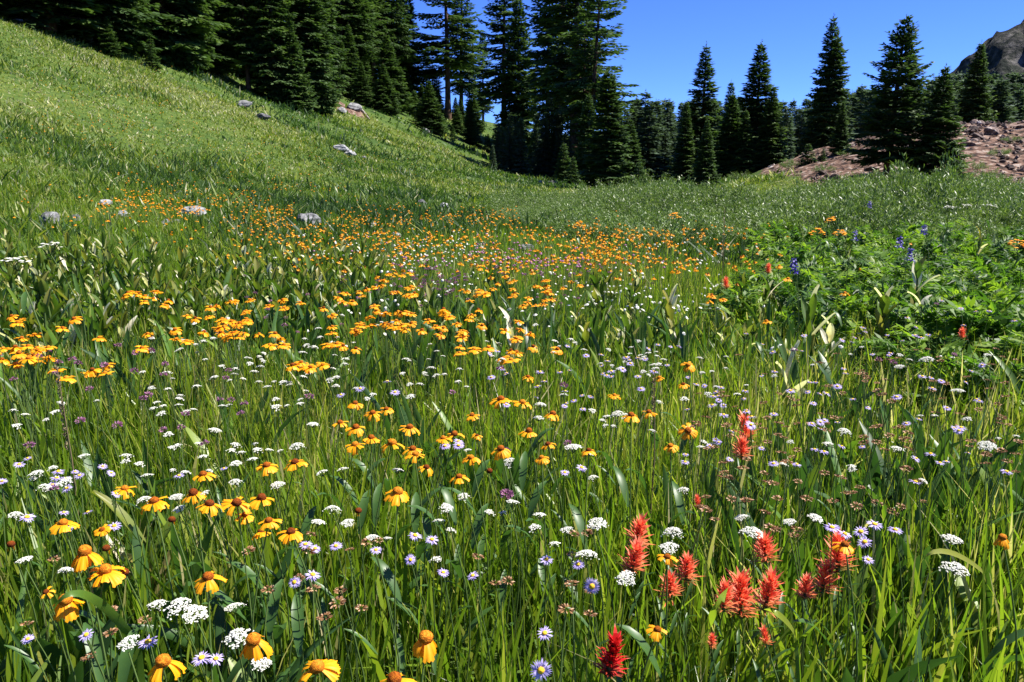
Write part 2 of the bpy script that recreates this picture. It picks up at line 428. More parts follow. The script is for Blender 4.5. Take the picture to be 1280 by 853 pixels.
KIND = {
 # dense full fir, foliage to the ground
 'fir':    [conifer(1, 10, 2.15, .03, .27, 9, .17, 1.05, -.25, .95), conifer(2, 10, 2.0, .03, .28, 9, .17, 1.05, -.18, .9), conifer(3, 10, 2.3, .03, .28, 9, .18, 1.05, -.28, 1.0)],
 # tall old forest trees, thick bare trunk low down
 'tall':   [conifer(11, 20, 3.1, .24, .42, 6, .28, 1., -.36, .55, .38, .02, .34, wide_noise=.45), conifer(12, 20, 2.9, .30, .44, 6, .28, 1., -.34, .5, .42, -.015, .36, wide_noise=.48), conifer(13, 20, 3.2, .18, .42, 7, .28, 1., -.32, .6, .3, .0, .33, wide_noise=.42)],
 'dark':   [conifer(21, 18, 3.5, .03, .42, 8, .29, 1., -.38, .7, .05, .01, .3), conifer(22, 18, 3.2, .06, .44, 8, .28, 1., -.34, .68, .08, .0, .3)],
 'open':   [conifer(31, 20, 2.9, .26, .52, 5, .28, .95, -.25, .42, .42, .05, .28, wide_noise=.5), conifer(32, 20, 2.6, .3, .55, 5, .28, .95, -.15, .4, .45, .03, .26, wide_noise=.5)],
 'young':  [conifer(41, 3, .85, .02, .18, 6, .10, 1.0, .0, .9, limb=False), conifer(42, 3, .7, .02, .18, 6, .10, 1.0, .05, .85, limb=False)],
 'slim':   [conifer(51, 12, 1.75, .04, .32, 8, .19, 1., -.28, .85), conifer(52, 12, 1.9, .04, .32, 8, .19, 1., -.22, .9)],
 'twin':   [conifer(61, 11, 2.0, .04, .3, 8, .19, 1., -.28, .75, .08, .0, .2, twin=(-.75, .86))],
 'ragged': [conifer(71, 8, 2.1, .14, .26, 8, .16, 1., -.12, .68, .14, -.02, .22, dead=26, wide_noise=.38)],
 'spruce': [conifer(81, 6, 1.75, .02, .21, 9, .14, 1.05, -.12, 1.05)],
 'far':    [conifer(91, 14, 2.3, .03, .55, 8, .38, .9, -.25, .95, .05, mat=M_needle_hazed, limb=False), conifer(92, 14, 2.0, .03, .58, 8, .38, .9, -.3, .9, .08, mat=M_needle_hazed, limb=False), conifer(93, 14, 2.5, .03, .55, 8, .4, .9, -.2, .9, .05, mat=M_needle_hazed, limb=False)],
}

TREES = []
def tree(name, kind, var, loc, height, label, group=None, rz=None, wid=1.0, cat='tree'):
    tm, cm, ht, r = KIND[kind][var % len(KIND[kind])]
    o = empty(name, loc)
    s = height/ht
    o.scale = (s*wid, s*wid, s)
    o.rotation_euler = (0, 0, random.random()*6.28 if rz is None else rz)
    tag(o, label, cat, group)
    obj('trunk', tm, o); obj('crown', cm, o)
    TREES.append((loc[0], loc[1], r*s))
    return o

def at_depth(px, d):
    """ground point in the direction of a photo column at a given distance along +y"""
    x = (px-640)/FPX*d*1.0
    return np.array([x, d, float(H(x, d))])

def top_height(loc, top_py):
    """tree height so that its tip reaches photo row top_py"""
    d = ray(640, top_py); sl = d[2]/d[1]
    return CAM[2]+sl*loc[1]-loc[2]

# (name, kind, variant, foot px, foot py or None, distance or None, tip py or height<0, width, label, group)
TL = [
 ('young_fir', 'young', 0, 138, 70, None, 22, 1.0, 'young green fir standing in front of the dark wood at the upper left slope edge', None),
 ('young_fir', 'young', 1, 191, 87, None, 43, .95, 'small young fir at the forest edge, right of a dark shaded hollow', None),
 ('fir_tree', 'spruce', 0, 368, 137, None, 18, .72, 'dense dark fir with drooping skirt, foremost of the clump casting shade on the slope', None),
 ('fir_tree', 'dark', 0, 388, 138, None, -15, .8, 'tall black-green fir behind the foremost fir of the slope clump', None),
 ('fir_tree', 'dark', 1, 345, 127, None, -16, .8, 'tall dark fir in the middle of the slope clump, trunk in deep shade', None),
 ('fir_tree', 'tall', 2, 311, 114, None, -15, .7, 'dark fir with a bare lower trunk at the left end of the slope clump', None),
 ('fir_tree', 'dark', 1, 405, 125, None, -16, .7, 'tall dark fir at the right end of the slope clump', None),
 ('fir_tree', 'dark', 0, 252, 86, None, -19, .85, 'broad dark fir with thick trunk and long shadow where slope meets wood', None),
 ('fir_tree', 'dark', 1, 226, 84, None, -19, .8, 'dark fir with low boughs touching the meadow, beside the broad thick-trunked fir', None),
 ('fir_tree', 'tall', 1, 429, 108, None, -18, .7, 'tall fir with thin leaning trunk at the slope gap, left of a stouter trunk', None),
 ('fir_tree', 'tall', 0, 450, 114, None, -19, .8, 'tall fir with dark straight trunk left of the great reddish trunk', None),
 ('fir_tree', 'tall', 2, 482, 123, None, -22, .95, 'great old fir with thick reddish brown trunk above the pale bare soil', None),
 ('fir_tree', 'slim', 0, 499, 124, None, -8, .8, 'slender fir with thin trunk just right of the great old reddish trunk', None),
 ('fir_tree', 'slim', 1, 512, 132, None, -4, 1.0, 'pointed fir with its top against blue sky left of the bare snags', None),
 ('fir_tree', 'open', 0, 560, 150, None, -30, 1.15, 'tall ragged fir with long sparse upper boughs against the sky gap', None),
 ('fir_tree', 'tall', 0, 577, 152, None, -12, .8, 'full fir close beside the tall ragged fir, its crown leaning to the sky gap', None),
 ('fir_tree', 'tall', 2, 604, 158, None, 42, .75, 'shorter rounded fir left of the tall central stand', None),
 ('fir_tree', 'slim', 0, 590, 156, None, 75, .8, 'small dark fir filling the gap beneath the shorter rounded fir', None),
 ('fir_tree', 'tall', 1, 630, 186, None, -14, .95, 'tall fir with black straight trunk at the left end of the central stand', None),
 ('fir_tree', 'dark', 1, 648, 196, None, 0, .85, 'dark full fir second from the left in the central stand', None),
 ('fir_tree', 'open', 1, 684, 200, None, -18, 1.0, 'fir with a thin leaning trunk in the central stand above young firs', None),
 ('fir_tree', 'tall', 0, 698, 215, None, -40, .95, 'tallest fir in the middle of the central stand with sky glinting through', None),
 ('fir_tree', 'tall', 1, 716, 222, None, -50, 1.0, 'tall black-trunked fir right of the tallest fir of the central stand', None),
 ('fir_tree', 'open', 0, 738, 228, None, -22, 1.0, 'tall fir with leaning bare trunk at the right end of the central stand', None),
 ('fir_tree', 'open', 1, 728, 226, None, 10, .9, 'thin open fir between the leaning fir and a tall black trunk', None),
 ('fir_tree', 'dark', 0, 758, 237, None, 88, 1.15, 'broad dark conical fir at the meadow end below the leaning fir', None),
 ('fir_tree', 'dark', 1, 734, 232, None, 120, 1.0, 'low dark fir left of the broad conical fir at the meadow end', None),
 ('fir_tree', 'fir', 1, 786, 233, None, 150, 1.2, 'mid green fir right of the broad dark conical fir', None),
 ('young_fir', 'spruce', 0, 671, 218, None, 155, .85, 'blue-green young fir, leftmost of the row below the central stand', None),
 ('young_fir', 'spruce', 0, 690, 224, None, 158, .8, 'blue-green young fir, second of the row below the central stand', None),
 ('young_fir', 'young', 0, 704, 229, None, 180, .95, 'smaller blue-green young fir, third of the row below the central stand', None),
 ('young_fir', 'young', 1, 716, 233, None, 196, 1.1, 'lowest blue-green young fir at the right end of the row below the central stand', None),
 ('young_fir', 'young', 0, 797, 254, None, 203, 1.1, 'little dark fir standing alone in the willows at the meadow end', None),
 ('young_fir', 'young', 1, 764, 244, None, 233, 1.1, 'tiny fir seedling left of the little lone fir in the willows', None),
 ('fir_tree', 'slim', 1, 870, None, 64, 57, 1.15, 'tall dark pointed fir, left of the pair against open sky', None),
 ('fir_tree', 'fir', 0, 880, 237, None, 150, .95, 'shorter light green fir in front of the left pointed fir', None),
 ('fir_tree', 'fir', 1, 935, None, 60, 55, 1.15, 'tall full fir, right one of the pair against open sky', None),
 ('fir_tree', 'slim', 0, 902, None, 66, 103, 1.0, 'thin fir between the two tall pointed firs', None),
 ('fir_tree', 'fir', 2, 905, None, 58, 118, 1.1, 'green fir in the gap below the pair of tall pointed firs', None),
 ('fir_tree', 'fir', 1, 953, None, 57, 108, 1.0, 'green fir at the right foot of the right pointed fir', None),
 ('fir_tree', 'fir', 2, 922, None, 57, 138, 1.0, 'lower fir in front of the right pointed fir', None),
 ('fir_tree', 'slim', 0, 850, None, 62, 128, 1.0, 'low dark fir left of the left pointed fir', None),
 ('fir_tree', 'twin', 0, 1018, None, 58, 22, .82, 'double-topped dark fir on the brow of the red rubble mound', None),
 ('fir_tree', 'fir', 0, 1049, 190, None, 128, .95, 'small dense fir on the rubble, right of the double-topped fir', None),
 ('young_fir', 'young', 0, 1009, 208, None, 180, 1.5, 'round bushy young fir on the left flank of the rubble mound', None),
 ('young_fir', 'young', 1, 1028, 203, None, 186, 1.3, 'low bushy young fir right of the round bushy one on the rubble', None),
 ('fir_tree', 'fir', 2, 1000, None, 64, 135, .9, 'low dark fir left of the double-topped fir', None),
 ('fir_tree', 'ragged', 0, 1108, 226, None, 24, .82, 'large ragged fir with dead grey branches round its trunk foot in front of the rubble', None),
 ('fir_tree', 'spruce', 0, 1166, 226, None, 84, .92, 'full green fir with slender tip right of the large ragged fir', None),
 ('fir_tree', 'fir', 1, 1195, None, 60, 54, .98, 'dark narrow fir standing behind the rubble brow, right of the full green fir', None),
]
for name, kind, var, px, py, dist, top, wid, lab, grp in TL:
    loc = hit(px, py)[0] if py is not None else at_depth(px, dist)
    loc = loc.copy(); loc[2] = float(H(loc[0], loc[1]))-.08
    h = top_height(loc, top*7 if (top < 0 and px < 505) else (top*2.4-10 if top < 0 else top))
    tree(name, kind, var, loc, h, lab, grp, wid=wid*(1.15 if kind in ('fir', 'slim', 'twin', 'spruce', 'young', 'ragged') else (.92 if 415 < px < 510 else (1.15 if px < 610 else 1.08))))

# the wood behind: rows of trees up the slope
g = np.random.default_rng(5)
cnt = 0; tries = 0
wood = []
while cnt < 150 and tries < 4000:
    tries += 1
    px = g.uniform(-60, 575); d = g.uniform(40, 105) if px < 420 else g.uniform(75, 175)
    x = (px-640)/FPX*d; z = float(H(x, d))
    _, py, _ = project([x, d, z])
    edge = np.interp(px, [-60, 0, 100, 200, 300, 400, 480, 560], [-10, 12, 46, 70, 95, 104, 122, 150])
    if py[0] > edge: continue
    if py[0] < -170: continue
    if any((x-a)**2+(d-b)**2 < 5.0 for a, b in wood): continue
    if px > 400 and g.random() < .55: cnt += 1; continue
    wood.append((x, d)); cnt += 1
    k = ['dark', 'tall', 'dark', 'tall', 'slim'][int(g.integers(5))] if 280 < px <= 400 else ('dark' if px <= 280 else 'tall')
    tree('fir_tree', k, int(g.integers(3)), (x, d, z-.1), g.uniform(14, 22) if px < 420 else (g.uniform(20, 30) if px < 500 else g.uniform(8, 13)), 'tall dark fir deep in the shaded wood on the left slope', 'firs deep in the wood on the left slope', wid=g.uniform(.95, 1.3))
# brush of young firs along the wood's foot
for i, (px, py, h) in enumerate([(518, 146, 2.2), (526, 152, 1.9), (535, 156, 2.3), (544, 163, 1.7), (554, 170, 1.5), (566, 176, 1.1), (588, 180, 1.1), (598, 184, 1.3), (610, 190, 1.4), (622, 197, 1.4), (634, 204, 1.5), (648, 210, 1.6), (510, 140, 1.5), (60, 32, 1.6), (85, 42, 1.5), (30, 20, 1.4), (48, 27, 1.8)]):
    loc = hit(px, py)[0]
    tree('young_fir', 'young', i, loc-np.array([0, 0, .08]), h*(1.9 if px > 500 else 1.2), 'low dark fir sapling in the brush along the foot of the wood', 'fir saplings along the foot of the wood', wid=1.35)
# dead snags
def snag(px, py, top, seed, label):
    loc = hit(px, py)[0]; h = top_height(loc, top); rnd = random.Random(seed)
    o = empty('dead_tree', loc); tag(o, label, 'dead tree')
    T = MB(); T.tube([(0, 0, -.1), (.03, 0, h*.5), (.05, .02, h)], [.13, .09, .03], 7, 0)
    obj('trunk', T.mesh('snag_trunk', [M_bark]), o)
    for i in range(16):
        z = h*rnd.uniform(.15, .97); a = rnd.random()*7; L = rnd.uniform(.3, .9)
        b = MB(); b.tube([(0.04, 0, z), (math.cos(a)*L*.6, math.sin(a)*L*.6, z-.05), (math.cos(a)*L, math.sin(a)*L, z-.2*L)], [.03, .02, .006], 4, 0)
        obj('branch', b.mesh('snag_branch', [M_bark]), o)
snag(523, 120, 22, 1, 'bare dead fir trunk with stub branches against the sky, taller of two')
snag(541, 128, 43, 2, 'thin bare dead trunk against the sky, shorter of two')

# far wood closing the valley
g = np.random.default_rng(17)
sky_line = [(770, 128), (790, 124), (802, 118), (815, 131), (830, 127), (845, 128), (862, 124), (890, 128), (905, 122), (960, 132), (968, 128), (985, 133), (1000, 128), (1040, 118), (1056, 108), (1065, 112), (1075, 116), (1090, 112), (1130, 105), (1140, 100), (1150, 92), (1180, 88), (1212, 90), (1222, 104), (1240, 106), (1255, 92), (1262, 96), (1276, 92), (1290, 90), (1310, 84), (1330, 92)]
fars = []
for px, top in sky_line:
    d = g.uniform(95, 125); loc = at_depth(px+g.uniform(-3, 3), d); loc[2] -= .2
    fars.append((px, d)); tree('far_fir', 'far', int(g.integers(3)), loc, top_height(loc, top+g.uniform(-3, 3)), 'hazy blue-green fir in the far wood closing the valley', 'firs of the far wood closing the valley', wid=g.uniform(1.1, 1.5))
for i in range(290):
    px = g.uniform(765, 1330); d = g.uniform(75, 150)
    loc = at_depth(px, d); loc[2] -= .2
    tp = np.interp(px, [765, 860, 985, 1060, 1150, 1330], [136, 134, 139, 122, 106, 100])+g.uniform(-13, 26)
    h = top_height(loc, tp)
    if h < 2: continue
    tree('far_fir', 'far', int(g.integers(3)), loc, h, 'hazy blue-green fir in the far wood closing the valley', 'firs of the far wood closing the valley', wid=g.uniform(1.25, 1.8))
# understory behind the trunks on the ridge of the slope
for i in range(34):
    px = g.uniform(395, 600); d = g.uniform(110, 190); loc = at_depth(px, d); loc[2] -= .2
    tree('fir_tree', ['slim', 'spruce', 'fir'][i % 3], i, loc, g.uniform(5, 11) if px < 515 else g.uniform(4, 7), 'dark fir behind bare trunks on the ridge of the slope', 'firs behind bare trunks on the slope ridge', wid=1.3)
# trees seen between the trunks of the central stand
for i in range(40):
    px = g.uniform(615, 780); d = g.uniform(85, 125); loc = at_depth(px, d); loc[2] -= .2
    h = top_height(loc, np.interp(px, [610, 680, 775], [135, 120, 140])+g.uniform(0, 50))
    if h > 2: tree('far_fir', 'far', int(g.integers(3)), loc, h, 'dark fir seen between the trunks of the central stand', 'firs seen between trunks of the central stand', wid=1.1)

# ------------------------------------------------------------------ rocks, logs
def rock_mesh(seed, mat, flat=.55, sub=3, cuts=7):
    import bmesh
    rnd = random.Random(seed)
    bm = bmesh.new(); bmesh.ops.create_icosphere(bm, subdivisions=sub, radius=1)
    planes = []
    for i in range(cuts+4):
        n = Vector((rnd.uniform(-1, 1), rnd.uniform(-1, 1), rnd.uniform(-.5, 1))).normalized(); planes.append((n, rnd.uniform(.5, .85)))
    for v in bm.verts:
        p = v.co.copy()
        for n, d in planes:
            e = p.dot(n)-d
            if e > 0: p -= n*e*.92
        q = p*3.1
        p += p.normalized()*.05*(math.sin(q.x*2.3+seed)+math.sin(q.y*2.9+seed*2)+math.sin(q.z*3.7))*.6
        p.z *= flat
        v.co = p
    me = bpy.data.meshes.new('stone'); bm.to_mesh(me); bm.free(); me.materials.append(mat)
    return me
ROCKS = [rock_mesh(i, M_rock, f) for i, f in enumerate((.5, .62, .45, .7, .55))]
RED = [rock_mesh(20+i, M_redrock, f, 2) for i, f in enumerate((.55, .7, .45, .8, .6))]
RL = [
 (303, 132, 19, 'grey flat boulder on the slope below the fir clump'), (328, 147, 17, 'pale flat stone lying right of the grey boulder on the slope'),
 (428, 187, 20, 'light grey rock, left one of a pair high on the right of the slope'), (438, 193, 16, 'grey rock, right one of a pair high on the right of the slope'),
 (455, 196, 7, 'small grey stone right of the rock pair on the slope'),
 (59, 270, 27, 'white-grey flat boulder at the far left in the low slope herbs'), (91, 270, 20, 'dull dark grey boulder half sunk in herbs right of the white-grey one'),
 (155, 263, 15, 'small pale tilted stone in the orange flower patch'), (240, 264, 30, 'long pale slab boulder near the middle of the slope foot'),
 (206, 272, 12, 'small grey stone left below the long pale slab'), (219, 271, 13, 'small grey stone right next to its twin below the long pale slab'),
 (386, 274, 37, 'large rounded grey boulder with a sunlit top beside orange flowers'), (497, 290, 19, 'white rounded stone where the slope meets the meadow'),
 (658, 304, 23, 'pale weathered stone among orange flowers in mid meadow'), (554, 255, 15, 'flat pale stone on the far meadow end'),
 (527, 251, 12, 'flat grey stone left of the flat pale stone on the far meadow end'), (465, 278, 14, 'low grey stone uphill of the white rounded stone'),
 (677, 228, 9, 'white stone at the foot of the dark wood'), (691, 229, 12, 'white stone right of another at the foot of the dark wood'),
 (224, 237, 10, 'dim grey stone in herbs uphill of the long pale slab'), (130, 249, 16, 'dim flat stone in herbs left of the orange patch'),
 (409, 121, 11, 'light grey rock at the base of the slope firs'), (442, 137, 20, 'grey outcrop rock in the bare soil scar'), (426, 140, 14, 'brownish rock left of the grey outcrop in the soil scar'),
 (22, 28, 14, 'grey rock beside the fallen log at the upper left'), (54, 31, 8, 'small white stone right of the fallen log'), (108, 50, 16, 'pale rock on the slope edge below dark firs'),
 (532, 166, 12, 'pale stone in the brush right of the great old trunk'), (603, 297, 12, 'reddish stone far across the meadow'), (855, 234, 7, 'pale stone by the far bank'),
]
ROCKP = []
for px, py, w, lab in RL:
    p = hit(px, py, .12)[0]; p[2] = float(H(p[0], p[1])); d = np.linalg.norm(p-CAM)
    s = w/FPX*d*.52
    ROCKP.append((p[0], p[1], s))
    o = obj('boulder', ROCKS[(px+py) % 5]); o.location = p+np.array([0, 0, s*.42])
    o.scale = (s*1.15, s*.9, s*1.0); o.rotation_euler = (random.uniform(-.2, .2), random.uniform(-.2, .2), random.random()*6)
    tag(o, lab, 'boulder')
def log(p0, p1, r, label):
    a = hit(*p0)[0]; b = hit(*p1)[0]; up = np.array([0, 0, r*1.2])
    T = MB(); A = Vector(a+up); B = Vector(b+up); T.tube([A-A, (B-A)*.3+Vector((0, 0, .05)), (B-A)*.7, B-A], [r, r*.95, r*.8, r*.5], 8)
    for s, e in ((.4, Vector((.1, -.2, .5))), (.75, Vector((-.1, .1, .45)))):
        T.tube([(B-A)*s, (B-A)*s+e*.8], [r*.3, r*.1], 5)
    o = obj('fallen_log', T.mesh('fallen_log', [M_deadwood])); o.location = A
    tag(o, label, 'log')
log((13, 17), (43, 29), .16, 'bleached fallen log lying at the top left of the slope')
log((451, 138), (462, 151), .13, 'bleached short log on the bare soil scar of the slope')

# rubble stones on the red mound
g = np.random.default_rng(23)
cand = np.stack([g.uniform(13, 44, 9000), g.uniform(30, 58, 9000)], 1)
rb = rubble(cand[:, 0], cand[:, 1])
cand = cand[(rb > .6) & (fbm(cand[:, 0], cand[:, 1], 3, 41, 2)+g.uniform(-.3, .3, len(cand)) > .42)]
zz = H(cand[:, 0], cand[:, 1])
cpx, cpy, _ = project(np.stack([cand[:, 0], cand[:, 1], zz], 1))
cand = cand[(cpx > 960) & (cpx < 1310)]
for i, (x, y) in enumerate(cand[:298]):
    s = .07+.36*g.random()**4
    o = obj('rubble_stone', RED[i % 5]); o.location = (x, y, float(H(x, y))+s*.1)
    o.scale = (s*g.uniform(.8, 1.5), s*g.uniform(.8, 1.3), s*g.uniform(.7, 1.2)); o.rotation_euler = (g.uniform(-.5, .5), g.uniform(-.5, .5), g.uniform(0, 6))
    tag(o, 'broken red-brown stone lying on the bare rubble mound', 'stone', 'stones lying on the rubble mound')
gv = MB()
octv = [(1, 0, 0), (-.9, .1, 0), (0, 1, .1), (.1, -1, 0), (.2, .1, .8), (0, 0, -.6)]
octf = [(0, 2, 4), (2, 1, 4), (1, 3, 4), (3, 0, 4), (2, 0, 5), (1, 2, 5), (3, 1, 5), (0, 3, 5)]
for x, y in cand[290:4200]:
    s = .05+.15*g.random()**2
    M = Matrix.Translation((x, y, float(H(x, y))+.03)) @ Matrix.Rotation(g.uniform(0, 6), 4, 'Z') @ Matrix.Rotation(g.uniform(-.6, .6), 4, 'X') @ Matrix.Scale(s, 4)
    gv.add(octv, octf, 0, .5, M)
tag(obj('rubble_gravel', gv.mesh('rubble_gravel', [M_redrock])), 'loose red-brown gravel scattered over the bare mound', 'gravel', kind='stuff')

# ------------------------------------------------------------------ grass and ground cover (uncountable: stuff)
def blades(P, h, w, az, lean_az, lean, curve, tint, nseg=3, twist=0., tipw=.06, prof=None, fold=0.):
    n = len(P); ss = np.linspace(0, 1, nseg+1)
    rng_tw = twist
    L = np.stack([np.cos(lean_az), np.sin(lean_az)], 1)
    rows = []
    k = 3 if fold else 2
    for s in ss:
        f = lean*s+curve*s*s
        up = h*(s-.28*np.abs(curve)*s*s*s-.1*lean*s)
        c = np.stack([P[:, 0]+L[:, 0]*f*h, P[:, 1]+L[:, 1]*f*h, P[:, 2]+up], 1)
        if prof == 'leaf': ww = w*(.12+.88*np.sin(PI*min(1, (s*.93+.04)))**.8) if s < 1 else w*.03
        else: ww = w*((.65+.35*min(1, s*3))*(1-s**2.2)+tipw)
        a = az+rng_tw*s
        sd = np.stack([np.cos(a), np.sin(a), np.zeros(n)], 1)*(ww*.5)[:, None]
        if fold:
            nn = np.stack([-np.sin(a), np.cos(a), np.zeros(n)], 1)*(ww*fold)[:, None]
            rows += [c-sd, c+nn, c+sd]
        else: rows += [c-sd, c+sd]
    V = np.stack(rows, 1)                       # n, (nseg+1)*k, 3
    m = (nseg+1)*k
    fs = []
    for j in range(nseg):
        for q in range(k-1):
            fs.append([j*k+q, j*k+q+1, (j+1)*k+q+1, (j+1)*k+q])
    Fq = (np.arange(n)[:, None, None]*m+np.array(fs)[None]).reshape(-1, 4)
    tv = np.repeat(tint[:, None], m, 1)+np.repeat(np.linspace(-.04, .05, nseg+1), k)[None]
    return V.reshape(-1, 3), Fq, np.clip(tv, 0, 1).ravel()

def fan(n, d0, d1, rng, slope=.80, margin=1.9):
    y = np.sqrt(rng.random(n)*(d1*d1-d0*d0)+d0*d0)
    x = (rng.random(n)*2-1)*(y*slope+margin)
    return x, y

def join(lst):
    V = []; Fq = []; T = []; o = 0
    for v, f, t in lst:
        V.append(v); Fq.append(f+o); T.append(t); o += len(v)
    return np.concatenate(V), np.concatenate(Fq), np.concatenate(T)

def px_of(x, y):
    return 640+FPX*x/(y*CP+1e-6)

def lily_zone(x, y):      # where the corn lilies crowd out the grass
    p = px_of(x, y)
    return sstep(6.0, 7.2, y)*(1-sstep(12.5, 15, y))*(1-sstep(330, 520, p))

def herb_zone(x, y):      # tall ferny herbs on the right
    p = px_of(x, y)
    return sstep(3.6, 5, y)*(1-sstep(11, 13, y))*sstep(880, 1010, p)

def willow_zone(x, y):
    return sstep(11.5, 13, y-.05*np.abs(x-9))*(1-sstep(30, 33, y))*sstep(-1.0, 2.5, x-.06*(y-14))

rg = np.random.default_rng(101)
parts_ = []
# (count, near, far, height lo/hi, width lo/hi, segments)
for n, d0, d1, h0, h1, w0, w1, sg in ((21000, .5, 2.2, .14, .50, .005, .022, 4), (35000, 2.0, 4.2, .12, .43, .006, .019, 3), (64000, 4.0, 9, .10, .34, .008, .018, 2), (66000, 8.5, 18, .08, .24, .012, .026, 2)):
    x, y = fan(n, d0, d1, rg)
    den = fbm(x, y, .9, 61, 3)
    keep = (rg.random(n) < np.clip(.35+1.3*(den-.25), .2, 1)*(1-.6*lily_zone(x, y)*(1-sstep(8.5, 10, y)))*(1-.45*herb_zone(x, y))*(1-.9*willow_zone(x, y)))
    x, y = x[keep], y[keep]; n = len(x)
    big = fbm(x, y, 2.2, 71, 3); sm = fbm(x, y, .5, 73, 2)
    h = (h0+(h1-h0)*rg.random(n))*(.75+.5*sm)
    wv = w0+(w1-w0)*rg.random(n)**1.6
    t = .50+(big-.5)*.7+rg.normal(0, .16, n)
    dry = rg.random(n) < .035+.05*(big > .62); t[dry] = rg.uniform(.82, 1, dry.sum())
    t = np.clip(t, .02, 1)
    P = np.stack([x, y, H(x, y)-.02], 1)
    la = rg.uniform(0, 6.28, n)
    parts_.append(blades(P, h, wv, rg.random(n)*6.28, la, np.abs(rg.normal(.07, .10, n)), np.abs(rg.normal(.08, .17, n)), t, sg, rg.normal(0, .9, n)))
# bottom growth: shorter, lying stalks
x, y = fan(16000, .7, 5, rg); n = len(x)
P = np.stack([x, y, H(x, y)-.01], 1)
parts_.append(blades(P, .10+.22*rg.random(n), .004+.010*rg.random(n), rg.random(n)*6.28, rg.random(n)*6.28, np.abs(rg.normal(.5, .4, n)), rg.normal(.2, .4, n), np.clip(rg.normal(.4, .2, n), .0, .9), 2))
V, Fq, T = join(parts_)
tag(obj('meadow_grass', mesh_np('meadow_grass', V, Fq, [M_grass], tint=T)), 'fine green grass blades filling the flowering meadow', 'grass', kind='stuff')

# broad lance-shaped leaves among the grass
parts_ = []
for n, d0, d1 in ((4200, .8, 2.6), (5200, 2.5, 6)):
    x, y = fan(n, d0, d1, rg)
    kp = (fbm(x, y, .7, 81, 2) > .44)
    x, y = x[kp], y[kp]; n = len(x)
    P = np.stack([x, y, H(x, y)+.02+.16*rg.random(n)], 1)
    parts_.append(blades(P, .13+.20*rg.random(n), .016+.026*rg.random(n), rg.random(n)*6.28, rg.random(n)*6.28, np.abs(rg.normal(.12, .2, n)), np.abs(rg.normal(.18, .25, n)), np.clip(rg.normal(.50, .26, n), 0, 1), 5, rg.normal(0, .4, n), prof='leaf', fold=.16))
V, Fq, T = join(parts_)
tag(obj('broad_leaf_undergrowth', mesh_np('broad_leaf_undergrowth', V, Fq, [M_broad], tint=T, smooth=True)), 'blue-green lance-shaped leaves mixed through the near grass', 'undergrowth', kind='stuff')
# small round-leaved cover, thick at the lower right corner
x, y = fan(60000, .8, 3.2, rg)
p_ = px_of(x, y)
kp = rg.random(len(x)) <  .05+.95*sstep(1060, 1200, p_)*(1-sstep(1.0, 1.3, y))
x, y = x[kp], y[kp]; n = len(x)
P = np.stack([x, y, H(x, y)+.06+(.20*sstep(1060, 1180, px_of(x, y))*(1-sstep(1.0, 1.4, y))+.12)*rg.random(n)], 1)
V, Fq, T = blades(P, .012+.014*rg.random(n), .009+.011*rg.random(n), rg.random(n)*6.28, rg.random(n)*6.28, rg.uniform(.4, 1.6, n), rg.normal(0, .2, n), np.clip(rg.normal(.4, .25, n), 0, 1), 3, prof='leaf')
tag(obj('small_leaf_cover', mesh_np('small_leaf_cover', V, Fq, [M_broad], tint=T)), 'small rounded dark leaves low in the grass, thickest at the bottom right', 'ground cover', kind='stuff')

# slope and far meadow herbs: leafy tufts plus loose leaves
parts_ = []
for n, k, d0, d1, w0, w1, h0, h1, sp in ((13000, 10, 9.5, 26, .020, .045, .07, .19, .10), (17000, 9, 24, 52, .035, .075, .09, .24, .16), (12000, 8, 48, 95, .07, .15, .14, .36, .26), (9000, 7, 92, 200, .16, .36, .2, .5, .5)):
    x, y = fan(n, d0, d1, rg, .74, 3)
    patch = fbm(x, y*.6, 9, 93, 3); pm = fbm(x, y, 3.5, 97, 2)
    kp = (rg.random(n) < .55+.9*(pm-.3)) & (rubble(x, y) < .45+.12*rg.random(n)) & (rg.random(n) < 1-.85*willow_zone(x, y))
    for a, b, r in ROCKP:
        q = math.hypot(a, b)
        kp &= ~((np.hypot(x-a, y-b) < r*.95) | (np.hypot(x-a*(1-r*.8/q), y-b*(1-r*.8/q)) < r*.9))
    x, y, patch, pm = x[kp], y[kp], patch[kp], pm[kp]; n = len(x)
    size = (.5+1.3*rg.random(n)**3)*(.7+.9*sstep(.45, .7, pm))
    tt_ = np.clip(.58+(patch-.5)*2.1-(pm-.5)*.9+rg.normal(0, .26, n)-.10*(size > 1.3), .02, .93)
    h = np.repeat((h0+(h1-h0)*rg.random(n))*size, k)*rg.uniform(.7, 1.2, n*k)
    xx = np.repeat(x, k)+rg.normal(0, sp, n*k)*np.repeat(size, k); yy = np.repeat(y, k)+rg.normal(0, sp, n*k)*np.repeat(size, k)
    t = np.repeat(tt_, k)+rg.normal(0, .07, n*k)
    t[rg.random(n*k) < .022] = 1  # sparse leaves set to the palest tone: leaf glints painted as colour
    P = np.stack([xx, yy, H(xx, yy)-.02], 1)
    parts_.append(blades(P, h, w0+(w1-w0)*rg.random(n*k), rg.random(n*k)*6.28, rg.random(n*k)*6.28, np.abs(rg.normal(.55, .4, n*k)), rg.normal(0, .3, n*k), np.clip(t, .02, 1), 2, prof='leaf'))
